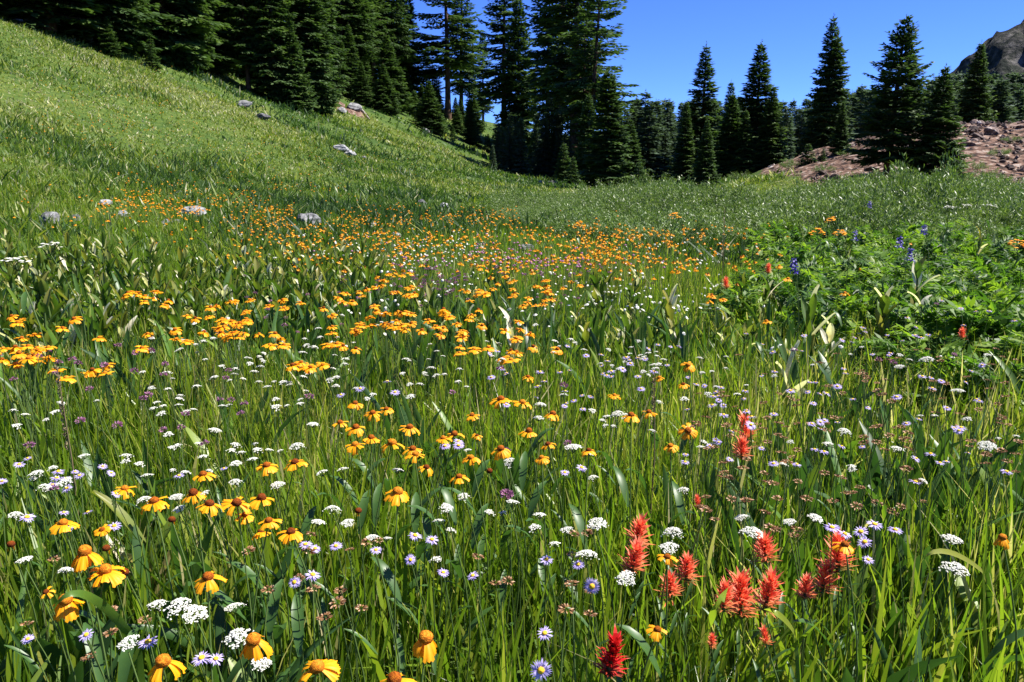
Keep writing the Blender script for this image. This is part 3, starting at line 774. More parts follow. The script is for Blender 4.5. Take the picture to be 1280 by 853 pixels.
for n, d0, d1, w0, w1, h0, h1 in ((75000, 9, 26, .012, .03, .04, .16), (80000, 24, 52, .025, .06, .05, .18), (40000, 48, 95, .05, .12, .1, .3)):
    x, y = fan(n, d0, d1, rg, .74, 3)
    kp = (rubble(x, y) < .45) & (rg.random(n) < 1-.85*willow_zone(x, y))
    x, y = x[kp], y[kp]; n = len(x)
    t = np.clip(.5+(fbm(x, y*.6, 9, 93, 3)-.5)*1.3+rg.normal(0, .16, n), .02, .95)
    P = np.stack([x, y, H(x, y)-.02], 1)
    parts_.append(blades(P, h0+(h1-h0)*rg.random(n), w0+(w1-w0)*rg.random(n), rg.random(n)*6.28, rg.random(n)*6.28, np.abs(rg.normal(.5, .4, n)), rg.normal(0, .3, n), t, 2, prof='leaf'))
V, Fq, T = join(parts_)
tag(obj('slope_herbs', mesh_np('slope_herbs', V, Fq, [M_hill], tint=T)), 'mixed green and yellow-green herbs carpeting the slope and far meadow', 'herbs', kind='stuff')

# ------------------------------------------------------------------ corn lilies
def lily_mesh(seed, n=9, hh=.5, L=.28, wd=.08, tb=.5, wither=.1):
    rnd = random.Random(seed); b = MB(); leaves = []
    st = MB(); st.tube([(0, 0, 0), (.01, 0, hh*.6), (0, .01, hh)], [.011, .009, .004], 6)
    for i in range(n):
        a = i*2.4+rnd.uniform(-.3, .3); z = hh*(.1+.85*i/n)
        ln = L*rnd.uniform(.75, 1.15)*(1-.35*i/n); w = wd*rnd.uniform(.7, 1.15)*(1-.3*i/n); el = math.radians(rnd.uniform(55, 86))
        droop = rnd.uniform(.05, .45)
        M = Matrix.Translation((0, 0, z)) @ Matrix.Rotation(a, 4, 'Z')
        rows = []; tints = []
        dead = rnd.random() < wither
        base = tb+rnd.uniform(-.25, .15) if not dead else rnd.uniform(.9, 1.0)
        for j in range(7):
            s = j/6
            x = math.cos(el)*ln*s+droop*ln*s*s*.6; zz = math.sin(el)*ln*s-droop*ln*s*s*s*.55
            ww = w*.5*(math.sin(PI*(s*.92+.06))**.75)+.001
            row = []
            for q in (-1, -.5, 0, .5, 1):
                pl = .1 if q in (-.5, .5) else 0
                row.append((x-abs(q)*w*.22*.8, q*ww, zz+abs(q)*w*.16+pl*w*.35)); tints.append(min(1, max(0, base+.08*s)))
            rows.append(row)
        m = MB(); m.grid(rows, 0, tints, M); leaves.append(m)
    return st, leaves
def merged_lily(seed, **k):
    st, lv = lily_mesh(seed, **k); b = MB()
    b.add(st.v, st.f, 1, .4, None, True)
    for l in lv: b.add(l.v, l.f, 0, l.t, None, True)
    return b.mesh('corn_lily', [M_lily, M_stem])
LIL = [merged_lily(i, n=12+i % 3, hh=.34+.05*(i % 3), L=.18, wd=.048, tb=.58, wither=.12) for i in range(6)]
rl = np.random.default_rng(55)
pts = []
spots = [(rl.uniform(-10, 470), rl.uniform(316, 408)) for _ in range(520)]
spots += [(rl.uniform(640, 960), rl.uniform(365, 430)) for _ in range(26)]+[(rl.uniform(380, 640), rl.uniform(325, 420)) for _ in range(22)]
spots += [(rl.uniform(-10, 120), rl.uniform(410, 470)) for _ in range(10)]
pp = hit([a for a, b in spots], [b for a, b in spots], .30)
for (px, py), p in zip(spots, pp):
    if any((p[0]-a)**2+(p[1]-b)**2 < .02 for a, b in pts) or len(pts) > 285: continue
    if px < 480 and py > 400-.10*px+30: continue
    pts.append((p[0], p[1]))
    o = obj('corn_lily', LIL[int(rl.integers(6))]); o.location = (p[0], p[1], float(H(p[0], p[1]))-.01)
    o.rotation_euler = (rl.uniform(-.12, .12), rl.uniform(-.12, .12), rl.uniform(0, 6.28)); s = rl.uniform(.75, 1.25); o.scale = (s, s, s)
    if px < 480: tag(o, 'broad-leaved green corn lily in the dense band at the slope foot', 'corn lily', 'corn lilies in the band at the slope foot')
    else: tag(o, 'broad-leaved green corn lily standing among mid meadow flowers', 'corn lily', 'corn lilies among the mid meadow flowers')
def lily_thing(seed, px, py, hh, label, **k):
    p = hit(px, py, hh*.9)[0]; o = empty('corn_lily', (p[0], p[1], float(H(p[0], p[1])))); tag(o, label, 'corn lily')
    st, lv = lily_mesh(seed, hh=hh, **k)
    obj('stem', st.mesh('lily_stem', [M_stem]), o)
    for l in lv: obj('leaf', l.mesh('lily_leaf', [M_lily]), o)
lily_thing(301, 1014, 388, .55, 'corn lily with tall pointed leaf and bleached lower leaves left of the ferns', n=9, L=.27, wd=.06, tb=.62, wither=.4)
lily_thing(302, 1038, 412, .42, 'half withered corn lily with cream-white leaves beside the ferns', n=10, L=.19, wd=.05, tb=.6, wither=.65)
lily_thing(303, 1106, 376, .52, 'corn lily with a broad upright green leaf between withered white ones', n=10, L=.22, wd=.07, tb=.62, wither=.35)
lily_thing(304, 1148, 335, .62, 'tall corn lily whose big leaf bends over, topmost among the ferns', n=9, L=.25, wd=.09, tb=.6, wither=.15)
lily_thing(305, 1150, 378, .46, 'withered corn lily with curled white leaves below the tall one', n=10, L=.17, wd=.045, tb=.7, wither=.7)
lily_thing(306, 1226, 290, .62, 'corn lily with one upright yellow leaf near the willows', n=5, L=.26, wd=.06, tb=.8, wither=.2)
lily_thing(307, 985, 455, .40, 'corn lily with silvery drooping leaves at the edge of the asters', n=7, L=.26, wd=.06, tb=.45, wither=.3)
lily_thing(308, 180, 650, .42, 'pale streaked corn lily shoot in the grass below the dark-disked sneezeweeds', n=6, L=.26, wd=.05, tb=.72, wither=.4)
lily_thing(309, 640, 408, .45, 'yellowing corn lily with cream leaves in mid meadow', n=10, L=.2, wd=.045, tb=.75, wither=.4)
lily_thing(310, 838, 380, .50, 'bright yellow-green corn lily left of the scarlet paintbrush', n=11, L=.22, wd=.06, tb=.68, wither=.15)

# ------------------------------------------------------------------ ferny herbs on the right
def fern_plant(seed, nf=15, hh=.55):
    rnd = random.Random(seed); Q = MB()
    for i in range(nf):
        a = rnd.random()*6.28; el = math.radians(rnd.uniform(42, 86)); L = hh*rnd.uniform(.35, .75); z0 = hh*rnd.uniform(.0, .6)
        M = Matrix.Translation((0, 0, z0)) @ Matrix.Rotation(a, 4, 'Z') @ Matrix.Rotation(rnd.uniform(-.7, .7), 4, 'X')
        tb = rnd.uniform(.05, 1.0); nl = 15
        prev = Vector((0, 0, 0)); dirv = Vector((math.cos(el), 0, math.sin(el)))
        for j in range(nl):
            s = (j+1)/nl
            p = dirv*L*s+Vector((.12*L*s*s, 0, -.35*L*s*s))
            Q.add([prev+Vector((0, -.0025, 0)), prev+Vector((0, .0025, 0)), p+Vector((0, .002, 0)), p+Vector((0, -.002, 0))], [(0, 1, 2, 3)], 0, .3, M)
            prev = p
            if s > .2:
                for sg in (-1, 1):
                    l = L*.30*(math.sin(PI*(.12+.80*s))**.8); w = l*.13+.002
                    d = Vector((.45+rnd.uniform(-.2, .2), sg*.9, rnd.uniform(-.5, .5))).normalized()
                    n = d.cross(Vector((rnd.uniform(-.8, .8), rnd.uniform(-.4, .4), 1))).normalized()
                    q = [p, p+d*l*.4+n*w, p+d*l, p+d*l*.4-n*w]
                    Q.add(q, [(0, 1, 2, 3)], 0, min(1, max(0, tb+rnd.uniform(-.15, .15))), M)
    return Q.mesh('fern_fronds', [M_herb])
FERN = [fern_plant(i, 17+i, .52) for i in range(5)]
rf = np.random.default_rng(66); pts = []
spots = [(rf.uniform(885, 1330), rf.uniform(276, 440)) for _ in range(420)]
pp = hit([a for a, b in spots], [b for a, b in spots], .42)
for (px, py), p in zip(spots, pp):
    if py > 345+.26*(px-950)+rf.normal(0, 14) or (px < 985 and rf.random() < .55) or any((p[0]-a)**2+(p[1]-b)**2 < .045 for a, b in pts) or len(pts) > 165: continue
    pts.append((p[0], p[1]))
    o = obj('fern_plant', FERN[int(rf.integers(5))]); o.location = (p[0], p[1], float(H(p[0], p[1]))-.01)
    o.rotation_euler = (0, 0, rf.uniform(0, 6.28)); s = rf.uniform(.7, 1.3); o.scale = (s, s, s)
    tag(o, 'bright green ferny herb in the tall thicket on the right', 'fern', 'ferny herbs in the thicket on the right')

# ------------------------------------------------------------------ willow bushes
def willow(seed, R=.8, hh=.95, n=1500):
    g = np.random.default_rng(seed)
    st = MB(); rnd = random.Random(seed); tips = []
    for i in range(26):
        a = rnd.random()*6.28; r = R*math.sqrt(rnd.random()); h = hh*(1-.55*(r/R)**2)*rnd.uniform(.7, 1.08)
        e = Vector((math.cos(a)*r, math.sin(a)*r, h)); m = Vector((e.x*.55, e.y*.55, h*.5))
        st.tube([(e.x*.15, e.y*.15, 0), m, e], [.009, .006, .002], 4); tips.append((m, e))
    k = g.integers(0, 26, n); s = g.random(n)**.7
    M0 = np.array([t[0] for t in tips])[k]; E0 = np.array([t[1] for t in tips])[k]
    P = M0*(1-s)[:, None]+E0*s[:, None]+g.normal(0, .05, (n, 3))
    P[:, 2] = np.maximum(P[:, 2], .05)
    V, Fq, T = blades(P, g.uniform(.03, .065, n), g.uniform(.010, .02, n), g.random(n)*6.28, g.random(n)*6.28, np.abs(g.normal(.6, .5, n)), g.normal(0, .2, n), np.clip(g.normal(.45, .24, n), 0, 1), 2, prof='leaf')
    return st.mesh('willow_stems', [M_stem]), mesh_np('willow_leaves', V, Fq, [M_willow], tint=T)
WIL = [willow(i, .8+.1*(i % 2), .95, 3200) for i in range(4)]
rw = np.random.default_rng(77); pts = []
for i in range(6000):
    x = rw.uniform(-2, 27); y = rw.uniform(11, 32)
    px = px_of(x, y)
    if rw.random() > float(willow_zone(x, y)) or px > 1330 or px < 640: continue
    if px < 700 and y < 17: continue
    if abs(px-797) < 22 and y < 27: continue
    if any((x-a)**2+(y-b)**2 < .95 for a, b in pts): continue
    pts.append((x, y))
    if len(pts) > 215: break
for i, (x, y) in enumerate(pts):
    px = px_of(x, y)
    s = (.45+1.15*float(vnoise(x, y, 2.6, 5)))*rw.uniform(.8, 1.2)*(.5+.2*float(sstep(660, 760, px))+.3*float(sstep(940, 1060, px)))
    o = empty('willow_bush', (x, y, float(H(x, y))-.03)); o.scale = (.75+.45*s, .75+.45*s, s); o.rotation_euler = (0, 0, rw.uniform(0, 6.28))
    a, b = WIL[i % 4]; obj('stem', a, o); obj('foliage', b, o)
    tag(o, 'low grey-green willow bush in the thicket before the rubble mound', 'bush', 'willow bushes before the rubble mound')

rs = np.random.default_rng(91)
for i, (px, py, sc_) in enumerate([(1060, 196, .7), (1215, 214, .7), (1250, 196, .6), (1030, 216, .6), (990, 212, .8), (968, 204, 1.0), (950, 212, .9), (1240, 232, .8), (1190, 226, .7), (1265, 178, .5), (925, 226, .8)]):
    p = hit(px, py)[0]; o = empty('low_shrub', (p[0], p[1], float(H(p[0], p[1]))-.05)); o.scale = (sc_*1.3, sc_*1.3, sc_); o.rotation_euler = (0, 0, i*1.3)
    obj('stem', WIL[i % 4][0], o); obj('foliage', WIL[i % 4][1], o)
    tag(o, 'low green shrub dotted over the flank of the rubble mound', 'bush', 'low shrubs on the rubble mound')

# ------------------------------------------------------------------ flower parts
def petal_mesh(seed, L=.026, W=.0150):
    rnd = random.Random(seed); rows = []
    bend = rnd.uniform(.15, .45); tw = rnd.uniform(-.25, .25)
    for j in range(6):
        s = j/5; row = []
        for q in range(7):
            u = q/3-1
            w = W*.5*(.30+.70*s**.8) if s < .85 else W*.5
            notch = (.10*(abs(math.sin(u*PI*1.5))**2)+.05*abs(u)) if j == 5 else (.02*u*u if j == 4 else 0)
            x = L*(s-notch)
            z = -bend*L*s*s+.0011*math.cos(u*PI*2.0)*s-.0022*u*u*s
            y = u*w
            row.append((x, y*math.cos(tw*s), z+y*math.sin(tw*s)))
        rows.append(row)
    b = MB(); b.grid(rows, 0, [min(1, max(0, .35+.35*s/5+rnd.uniform(-.08, .08))) for s in range(6) for q in range(7)])
    return b
PET = [petal_mesh(i) for i in range(5)]
PET_ME = [p.mesh('sneezeweed_petal', [M_petal]) for p in PET]

def disk_mb(seed, r=.0098, sq=.85, tone=.7, n=18, m=11, cut=.25):
    rnd = random.Random(seed); rows = []; t = []
    for i in range(m):
        th = PI*(1-cut)*(1-i/(m-1))+.02
        row = []
        for j in range(n):
            a = 2*PI*j/n+(i % 2)*PI/n
            rr = r*(1+rnd.uniform(-.06, .08))
            row.append((rr*math.sin(th)*math.cos(a), rr*math.sin(th)*math.sin(a), rr*sq*math.cos(th)+r*.35))
            t.append(min(1, max(0, tone+.15*math.cos(th)+rnd.uniform(-.18, .18))))
        rows.append(row)
    b = MB(); b.grid(rows, 0, t, None, True, True); return b
DISK = {k: [disk_mb(s, tone=v).mesh('sneezeweed_disk', [M_disk]) for s in range(3)] for k, v in (('orange', .72), ('brown', .42), ('dark', .2))}

def stem_mb(seed, r=.0017, bend=.055, n=7):
    rnd = random.Random(seed); b = MB(); a = rnd.random()*7
    b.tube([(bend*math.sin(PI*i/n)*math.cos(a), bend*math.sin(PI*i/n)*math.sin(a), i/n) for i in range(n+1)], [r*(1.25-.4*i/n) for i in range(n+1)], 6, 0, [.3+.5*i/n for i in range(n+1) for _ in range(6)])
    return b
STEMS = [stem_mb(i) for i in range(5)]
STEM_ME = [s.mesh('flower_stem', [M_stem]) for s in STEMS]
def lance_mb(L=.12, W=.02, el=.9, droop=.3):
    rows = []
    for j in range(6):
        s = j/5; w = W*.5*math.sin(PI*(.06+.92*s))**.8+.0006
        x = L*s*math.cos(el)+droop*L*s*s*.4; z = L*s*math.sin(el)-droop*L*s**3*.6
        rows.append([(x, -w, z+w*.4), (x, 0, z), (x, w, z+w*.4)])
    b = MB(); b.grid(rows, 0, .5); return b
LANCE_ME = [lance_mb(.13, .022, .9, .3).mesh('stem_leaf', [M_broad]), lance_mb(.16, .026, 1.1, .5).mesh('stem_leaf', [M_broad])]

def yarrow_mb(seed, r=.026, n=95, flat=.35, fs=1.0):
    rnd = random.Random(seed); b = MB(); ctr = []
    for i in range(13):
        a = i*2.4; q = r*.92*math.sqrt((i+.3)/13); ctr.append((q*math.cos(a), q*math.sin(a), -flat*q*q/r))
    for c in ctr:
        b.tube([(0, 0, -r*.9), (c[0]*.8, c[1]*.8, c[2]-.006), c], [.0012, .0008, .0006], 3, 1, .6)
    for i in range(n):
        c = rnd.choice(ctr); x = c[0]+rnd.gauss(0, r*.15); y = c[1]+rnd.gauss(0, r*.15); q = math.hypot(x, y)
        z = -flat*q*q/r+rnd.uniform(-.001, .0018)
        s = rnd.uniform(.0018, .0030)*fs; vs = [(x, y, z+s*.5)]; k = 6; a0 = rnd.random()
        tx, ty = rnd.uniform(-.4, .4), rnd.uniform(-.4, .4)
        for j in range(k):
            a = a0+2*PI*j/k; e = s*(1 if j % 2 else .72)
            dx, dy = e*math.cos(a), e*math.sin(a); vs.append((x+dx, y+dy, z+dx*tx+dy*ty))
        b.add(vs, [(0, 1+j, 1+(j+1) % k) for j in range(k)], 0, [rnd.uniform(.2, .6)]+[rnd.uniform(.5, 1)]*k)
    return b
YAR = [yarrow_mb(i, .026, 210, f) for i, f in enumerate((.3, .45, .25))]
YAR_ME = [y.mesh('yarrow_head', [M_white, M_stem]) for y in YAR]

def aster_rays(seed, n=30, L=.0145):
    rnd = random.Random(seed); b = MB()
    for i in range(n):
        a = 2*PI*i/n+rnd.uniform(-.08, .08); el = rnd.uniform(-.25, .22); l = L*rnd.uniform(.85, 1.1); w = .0011
        M = Matrix.Rotation(a, 4, 'Z') @ Matrix.Rotation(-el, 4, 'Y')
        t = rnd.uniform(.25, .95)
        b.add([(.003, -w*.6, 0), (.003, w*.6, 0), (l*.6, w*1.2, .0006), (l, 0, -.0008), (l*.6, -w*1.2, .0006)], [(0, 1, 2, 4), (4, 2, 3)], 0, t, M)
    return b
AR = [aster_rays(i) for i in range(4)]
AR_ME = [a.mesh('aster_rays', [M_lav]) for a in AR]
AD = disk_mb(9, .0048, .5, .6, 10, 5)
AD_ME = AD.mesh('aster_disk', [M_yel])

def pom_mb(seed, r=.013, n=110, flat=.8, half=False):
    rnd = random.Random(seed); b = MB()
    for i in range(n):
        z = rnd.uniform(-.55 if not half else -.1, 1); a = rnd.random()*7; q = math.sqrt(max(0, 1-z*z))
        d = Vector((q*math.cos(a), q*math.sin(a), z*flat)).normalized()
        n_ = d.orthogonal().normalized(); n_ = Matrix.Rotation(rnd.random()*7, 3, d) @ n_
        p = Vector((d.x*r*.35, d.y*r*.35, d.z*r*.35*flat)); e = Vector((d.x*r, d.y*r, d.z*r*flat))*rnd.uniform(.85, 1.12); m = p.lerp(e, .65)
        w = r*.11; t = rnd.random()
        b.add([p, m+n_*w, e, m-n_*w], [(0, 1, 2, 3)], 0, [t*.4, t, t, t])
    return b
CLO = [pom_mb(i, .0135, 130, .78) for i in range(3)]
CLO_ME = [c.mesh('mauve_head', [M_purp]) for c in CLO]
BRO = [pom_mb(10+i, .0135, 110, .42, True) for i in range(3)]
BRO_ME = [c.mesh('faded_head', [M_brown]) for c in BRO]

def brush_mb(seed, L=.062, n=40, R=.033):
    rnd = random.Random(seed); b = MB()
    b.tube([(0, 0, 0), (0, 0, L*.8)], [.004, .002], 5, 1, .4)
    for i in range(n):
        s = i/n; a = i*2.39996; z = L*.75*s
        spread = math.radians(72-50*s+rnd.uniform(-14, 14))
        l = R*(1.15-.25*s)*rnd.uniform(.8, 1.15)
        M = Matrix.Translation((0, 0, z)) @ Matrix.Rotation(a, 4, 'Z') @ Matrix.Rotation(-(PI/2-spread), 4, 'Y')
        tb = .06+.55*min(1, s*2.6)
        for u, ls, ws in ((0, 1, .0028), (.5, .75, .0016), (-.5, .75, .0016)):
            d = Matrix.Rotation(u, 4, 'Z'); t0 = max(0, tb-.16)
            tip = .98 if rnd.random() < .10 else min(.85, tb+.14+rnd.uniform(-.1, .12))
            ll = l*ls
            b.add([(.001, -ws*.6, 0), (.001, ws*.6, 0), (ll*.55, ws, .0018), (ll, 0, -.0012), (ll*.55, -ws, .0018)], [(0, 1, 2, 4), (4, 2, 3)], 0, [t0, t0, tb, tip, tb], M @ d)
    return b
BRUSH_ME = [brush_mb(i).mesh('paintbrush_spike', [M_red, M_stem]) for i in range(4)]
BRUSH_DARK = brush_mb(9, .06, 46, .025).mesh('paintbrush_spike', [M_darkred, M_stem])

# merged small flowers for the middle distance
def mer(items, name, mats):
    b = MB()
    for m, mi, M in items:
        mm = mi if isinstance(mi, (list, tuple)) else None
        base = len(b.v)
        for v, t in zip(m.v, m.t): b.v.append((M @ Vector(v))[:] if M is not None else v); b.t.append(t)
        for f, q, s in zip(m.f, m.m, m.s): b.f.append([base+i for i in f]); b.m.append(mm[q] if mm else mi); b.s.append(s)
    return b.mesh(name, mats)
def simple_petals(seed, n=9, L=.025, W=.015, droop=.5):
    rnd = random.Random(seed); b = MB()
    for i in range(n):
        a = 2*PI*i/n+rnd.uniform(-.15, .15); M = Matrix.Translation((0, 0, .002)) @ Matrix.Rotation(a, 4, 'Z') @ Matrix.Rotation(droop+rnd.uniform(-.3, .3), 4, 'Y') @ Matrix.Translation((.006, 0, 0))
        w = W*.5; l = L*rnd.uniform(.85, 1.1); t = rnd.uniform(.3, .8)
        b.add([(0, -w*.35, 0), (0, w*.35, 0), (l*.6, w, .001), (l, w*.7, -.003), (l*.93, 0, -.002), (l, -w*.7, -.003), (l*.6, -w, .001)], [(0, 1, 2, 6), (6, 2, 3, 4), (6, 4, 5)], 0, t, M)
    return b
def sdisk(tone): return disk_mb(3, .0085, .75, tone, 9, 5)
HT = .60
def stand(S=STEMS[0]): return Matrix.Diagonal((.9, .9, HT, 1))
MID_SN = [mer([(STEMS[i % 5], 0, stand()), (simple_petals(i, 9+i % 3, droop=(.15, .4, .0, .55, .25)[i % 5]), 1, Matrix.Translation((0, 0, HT)) @ Matrix.Rotation((.0, .25, .12, -.2, .3)[i % 5], 4, 'X')), (sdisk((.7, .45, .6, .3, .55, .8)[i]), 2, Matrix.Translation((0, 0, HT)))], 'sneezeweed', [M_stem, M_petal, M_disk]) for i in range(6)]
def mid(head, mats, name, hm): return [mer([(STEMS[(i+1) % 5], 0, stand()), (hd, hm, Matrix.Translation((0, 0, HT)) @ Matrix.Rotation((.1, -.2, .25)[i % 3], 4, 'X'))], name, mats) for i, hd in enumerate(head)]
MID_YA = mid([yarrow_mb(20+i, .024, 60, .3, 1.35) for i in range(3)], [M_stem, M_white], 'yarrow', [1, 0])
MID_CL = mid([pom_mb(30+i, .014, 60, .75) for i in range(3)], [M_stem, M_purp], 'mauve_flower', 1)
MID_BR = mid([pom_mb(40+i, .0145, 50, .4, True) for i in range(3)], [M_stem, M_brown], 'faded_flower', 1)
MID_AS = [mer([(STEMS[i], 0, stand()), (AR[i], 1, Matrix.Translation((0, 0, HT)) @ Matrix.Rotation((.2, -.3, .5, 0)[i], 4, 'X')), (AD, 2, Matrix.Translation((0, 0, HT)))], 'aster', [M_stem, M_lav, M_yel]) for i in range(4)]

rv = np.random.default_rng(88)
COUNT = {}
def place_mid(name, meshes, p, hh, scale, label, cat, group):
    """p = head position"""
    o = obj(name, meshes[int(rv.integers(len(meshes)))])
    zg = float(H(p[0], p[1])); s = scale
    o.location = (p[0], p[1], p[2]-HT*s); o.rotation_euler = (rv.normal(0, .05), rv.normal(0, .05), rv.uniform(0, 6.28)); o.scale = (s, s, s)
    tag(o, label, cat, group); COUNT[name] = COUNT.get(name, 0)+1
    return o

ORD = 'first second third fourth fifth sixth seventh eighth ninth tenth eleventh twelfth thirteenth fourteenth fifteenth sixteenth seventeenth eighteenth nineteenth twentieth'.split()

# ---- sneezeweeds: (px, py, petal droop, head tilt, disk tone, size, label)
SN = [
 (532, 797, .85, .10, 'orange', 1.15, 'large sneezeweed with hanging petals and round orange disk, bottom left of centre'),
 (493, 850, .5, .0, 'brown', 1.0, 'sneezeweed disk just rising at the bottom edge below the large hanging-petalled one'),
 (397, 834, .35, .15, 'orange', 1.1, 'sneezeweed with orange disk at the bottom, crossed by a bent grass blade'),
 (317, 800, .8, .15, 'orange', 1.1, 'sneezeweed with skirt of drooping petals right of the white yarrow head'),
 (204, 827, .7, .05, 'orange', 1.1, 'sneezeweed with ruffled petals at the bottom left, lowest on the left'),
 (82, 750, .75, .1, 'orange', 1.15, 'sneezeweed with big domed disk beneath the arching grass blade'),
 (106, 690, .75, -.1, 'orange', 1.15, 'sneezeweed with tall globe disk and drooped petals above the arching grass blade'),
 (132, 713, .25, .1, 'orange', 1.1, 'sneezeweed with flat spread petals touching the taller globe-disked one'),
 (260, 721, .55, .05, 'brown', 1.0, 'sneezeweed standing alone in the grass above the row of yarrow heads'),
 (79, 653, .4, .0, 'orange', .85, 'small sneezeweed near the left edge with notched petals'),
 (128, 661, .1, .4, 'brown', .55, 'small wide open sneezeweed beside a violet aster on the left'),
 (58, 739, .2, .3, 'dark', .5, 'withered yellow-brown sneezeweed with few petals at the left'),
 (364, 664, .3, .1, 'dark', .85, 'sneezeweed with dark disk right of the crowded left cluster'),
 (326, 664, .6, -.4, 'dark', .7, 'shadowed sneezeweed seen from below under the crowded left cluster'),
 (336, 650, .4, .1, 'brown', .75, 'small sneezeweed at the lower right of the crowded left cluster'),
 (306, 643, .3, .0, 'brown', .7, 'partly hidden sneezeweed in the middle of the crowded left cluster'),
 (327, 622, .4, .05, 'dark', 1.0, 'sneezeweed with tall dark disk at the right end of the crowded left cluster'),
 (296, 628, .35, .1, 'dark', 1.0, 'sneezeweed with dark red disk, second from right in the crowded left cluster'),
 (262, 629, .5, .0, 'dark', 1.0, 'sneezeweed with dark brown disk, lower middle of the crowded left cluster'),
 (242, 616, .45, .1, 'dark', 1.0, 'sneezeweed with very tall dark disk at the left of the crowded cluster'),
 (193, 626, .25, .05, 'brown', 1.0, 'flat sneezeweed left of the crowded left cluster'),
 (156, 610, .3, .0, 'orange', .85, 'sneezeweed farthest left in the row of the crowded left cluster'),
 (254, 592, .35, .1, 'brown', .85, 'sneezeweed standing above the crowded left cluster'),
 (333, 581, .3, .0, 'brown', .9, 'sneezeweed with brown disk, left one of a pair above the yarrows'),
 (369, 577, .3, .05, 'dark', 1.0, 'sneezeweed, right one of a pair above the crowded left cluster'),
 (497, 614, .35, .1, 'orange', 1.1, 'sneezeweed standing alone left of the mauve pompom flower'),
 (574, 595, .5, .1, 'brown', .8, 'sneezeweed with upright disk standing right of the alone one'),
 (533, 583, .4, .1, 'dark', .75, 'sneezeweed with dark disk below the big central cluster'),
 (519, 567, .4, .0, 'orange', .8, 'lowest sneezeweed of the big central cluster'),
 (589, 571, .3, .1, 'orange', .8, 'sneezeweed low on the right of the big central cluster'),
 (677, 571, .2, .0, 'orange', .7, 'small flat sneezeweed in the grass left of a pale violet aster'),
 (444, 503, .5, .0, 'brown', .8, 'topmost sneezeweed of the big central cluster'),
 (466, 515, .35, .1, 'brown', .9, 'sneezeweed near the top of the big central cluster'),
 (483, 510, .35, .1, 'brown', .7, 'small sneezeweed right of the topmost ones in the big central cluster'),
 (425, 527, .4, .1, 'brown', .8, 'sneezeweed on the left rim of the big central cluster'),
 (445, 533, .35, .1, 'brown', 1.0, 'sneezeweed in the left middle of the big central cluster'),
 (512, 533, .35, .05, 'brown', .95, 'sneezeweed on the upper right rim of the big central cluster'),
 (464, 546, .35, .0, 'brown', .9, 'sneezeweed at the heart of the big central cluster'),
 (444, 555, .25, .0, 'orange', .95, 'sneezeweed at the lower left rim of the big central cluster'),
 (490, 553, .3, .0, 'orange', 1.1, 'widest sneezeweed of the big central cluster, in its lower middle'),
 (516, 560, .35, .1, 'brown', .9, 'sneezeweed at the lower right rim of the big central cluster'),
 (568, 542, .35, .0, 'brown', .9, 'sneezeweed with raised disk right of the big central cluster'),
 (554, 547, .3, .0, 'orange', .7, 'small sneezeweed tucked left of the one with raised disk'),
 (596, 543, .3, .1, 'dark', .5, 'tiny half open sneezeweed between two larger ones'),
 (626, 560, .4, .1, 'brown', .95, 'sneezeweed with ruffled petals left of the white yarrow clump'),
 (661, 538, .45, .1, 'brown', .9, 'sneezeweed with raised disk below the wide joined pair'),
 (626, 498, .1, .0, 'brown', 1.2, 'wide flat sneezeweed, left one of a joined pair in the centre'),
 (653, 502, .1, .0, 'orange', .95, 'flat sneezeweed, right one of a joined pair in the centre'),
 (691, 516, .35, .0, 'brown', .95, 'sneezeweed right of the joined pair, over a yarrow'),
 (590, 518, .3, .1, 'brown', .75, 'small sneezeweed left below the joined pair'),
 (789, 518, .35, .05, 'brown', .95, 'sneezeweed, left one of a pair right of the centre'),
 (811, 514, .3, .0, 'brown', .85, 'sneezeweed, right one of a pair right of the centre'),
 (685, 554, .4, .0, 'dark', .7, 'sneezeweed with dark disk beside the white yarrow clump'),
 (736, 562, .3, .0, 'dark', .7, 'sneezeweed with dark disk right of the white yarrow clump'),
 (838, 556, .3, .1, 'orange', .75, 'sneezeweed low right of the pair right of the centre'),
 (860, 537, .2, .7, 'brown', .9, 'sneezeweed with open face turned to the viewer right of centre'),
 (860, 455, .2, .4, 'orange', .95, 'bright sneezeweed above the violet asters right of centre'),
 (854, 479, .3, .1, 'dark', .7, 'sneezeweed with dark disk below the bright one right of centre'),
 (660, 470, .3, .0, 'brown', .75, 'small sneezeweed beside two violet asters in the centre'),
 (768, 493, .3, .0, 'orange', .7, 'small sneezeweed touching a violet aster bud'),
 (824, 471, .3, .1, 'orange', .75, 'small sneezeweed right of the violet aster clump'),
 (974, 331, .2, .0, 'orange', 1.1, 'yellow-orange sneezeweed beside a scarlet paintbrush in the ferns, upper of two'),
 (985, 347, .2, .2, 'orange', 1.2, 'yellow-orange sneezeweed on a long arching stem in the ferns'),
 (1056, 365, .2, .0, 'orange', 1.1, 'flat sneezeweed above the withered corn lily on the right'),
 (958, 400, .3, .1, 'orange', .9, 'small sneezeweed below the arching stem on the right'),
 (1056, 680, .4, .1, 'brown', .8, 'orange sneezeweed half hidden behind scarlet paintbrush and asters'),
 (1253, 671, .9, .0, 'orange', .75, 'round golden sneezeweed with tight petals at the right edge'),
 (834, 695, .3, .1, 'brown', .65, 'small sneezeweed between paintbrush spikes and a white yarrow'),
 (822, 786, .4, .2, 'brown', .6, 'shaggy faded sneezeweed near the bottom right of the red spikes'),
]
hh = np.array([.60+.03*math.sin(i*2.3) for i in range(len(SN))])
hh[61:65] = .50
PP = hit([s[0] for s in SN], [s[1]+2 for s in SN], hh)
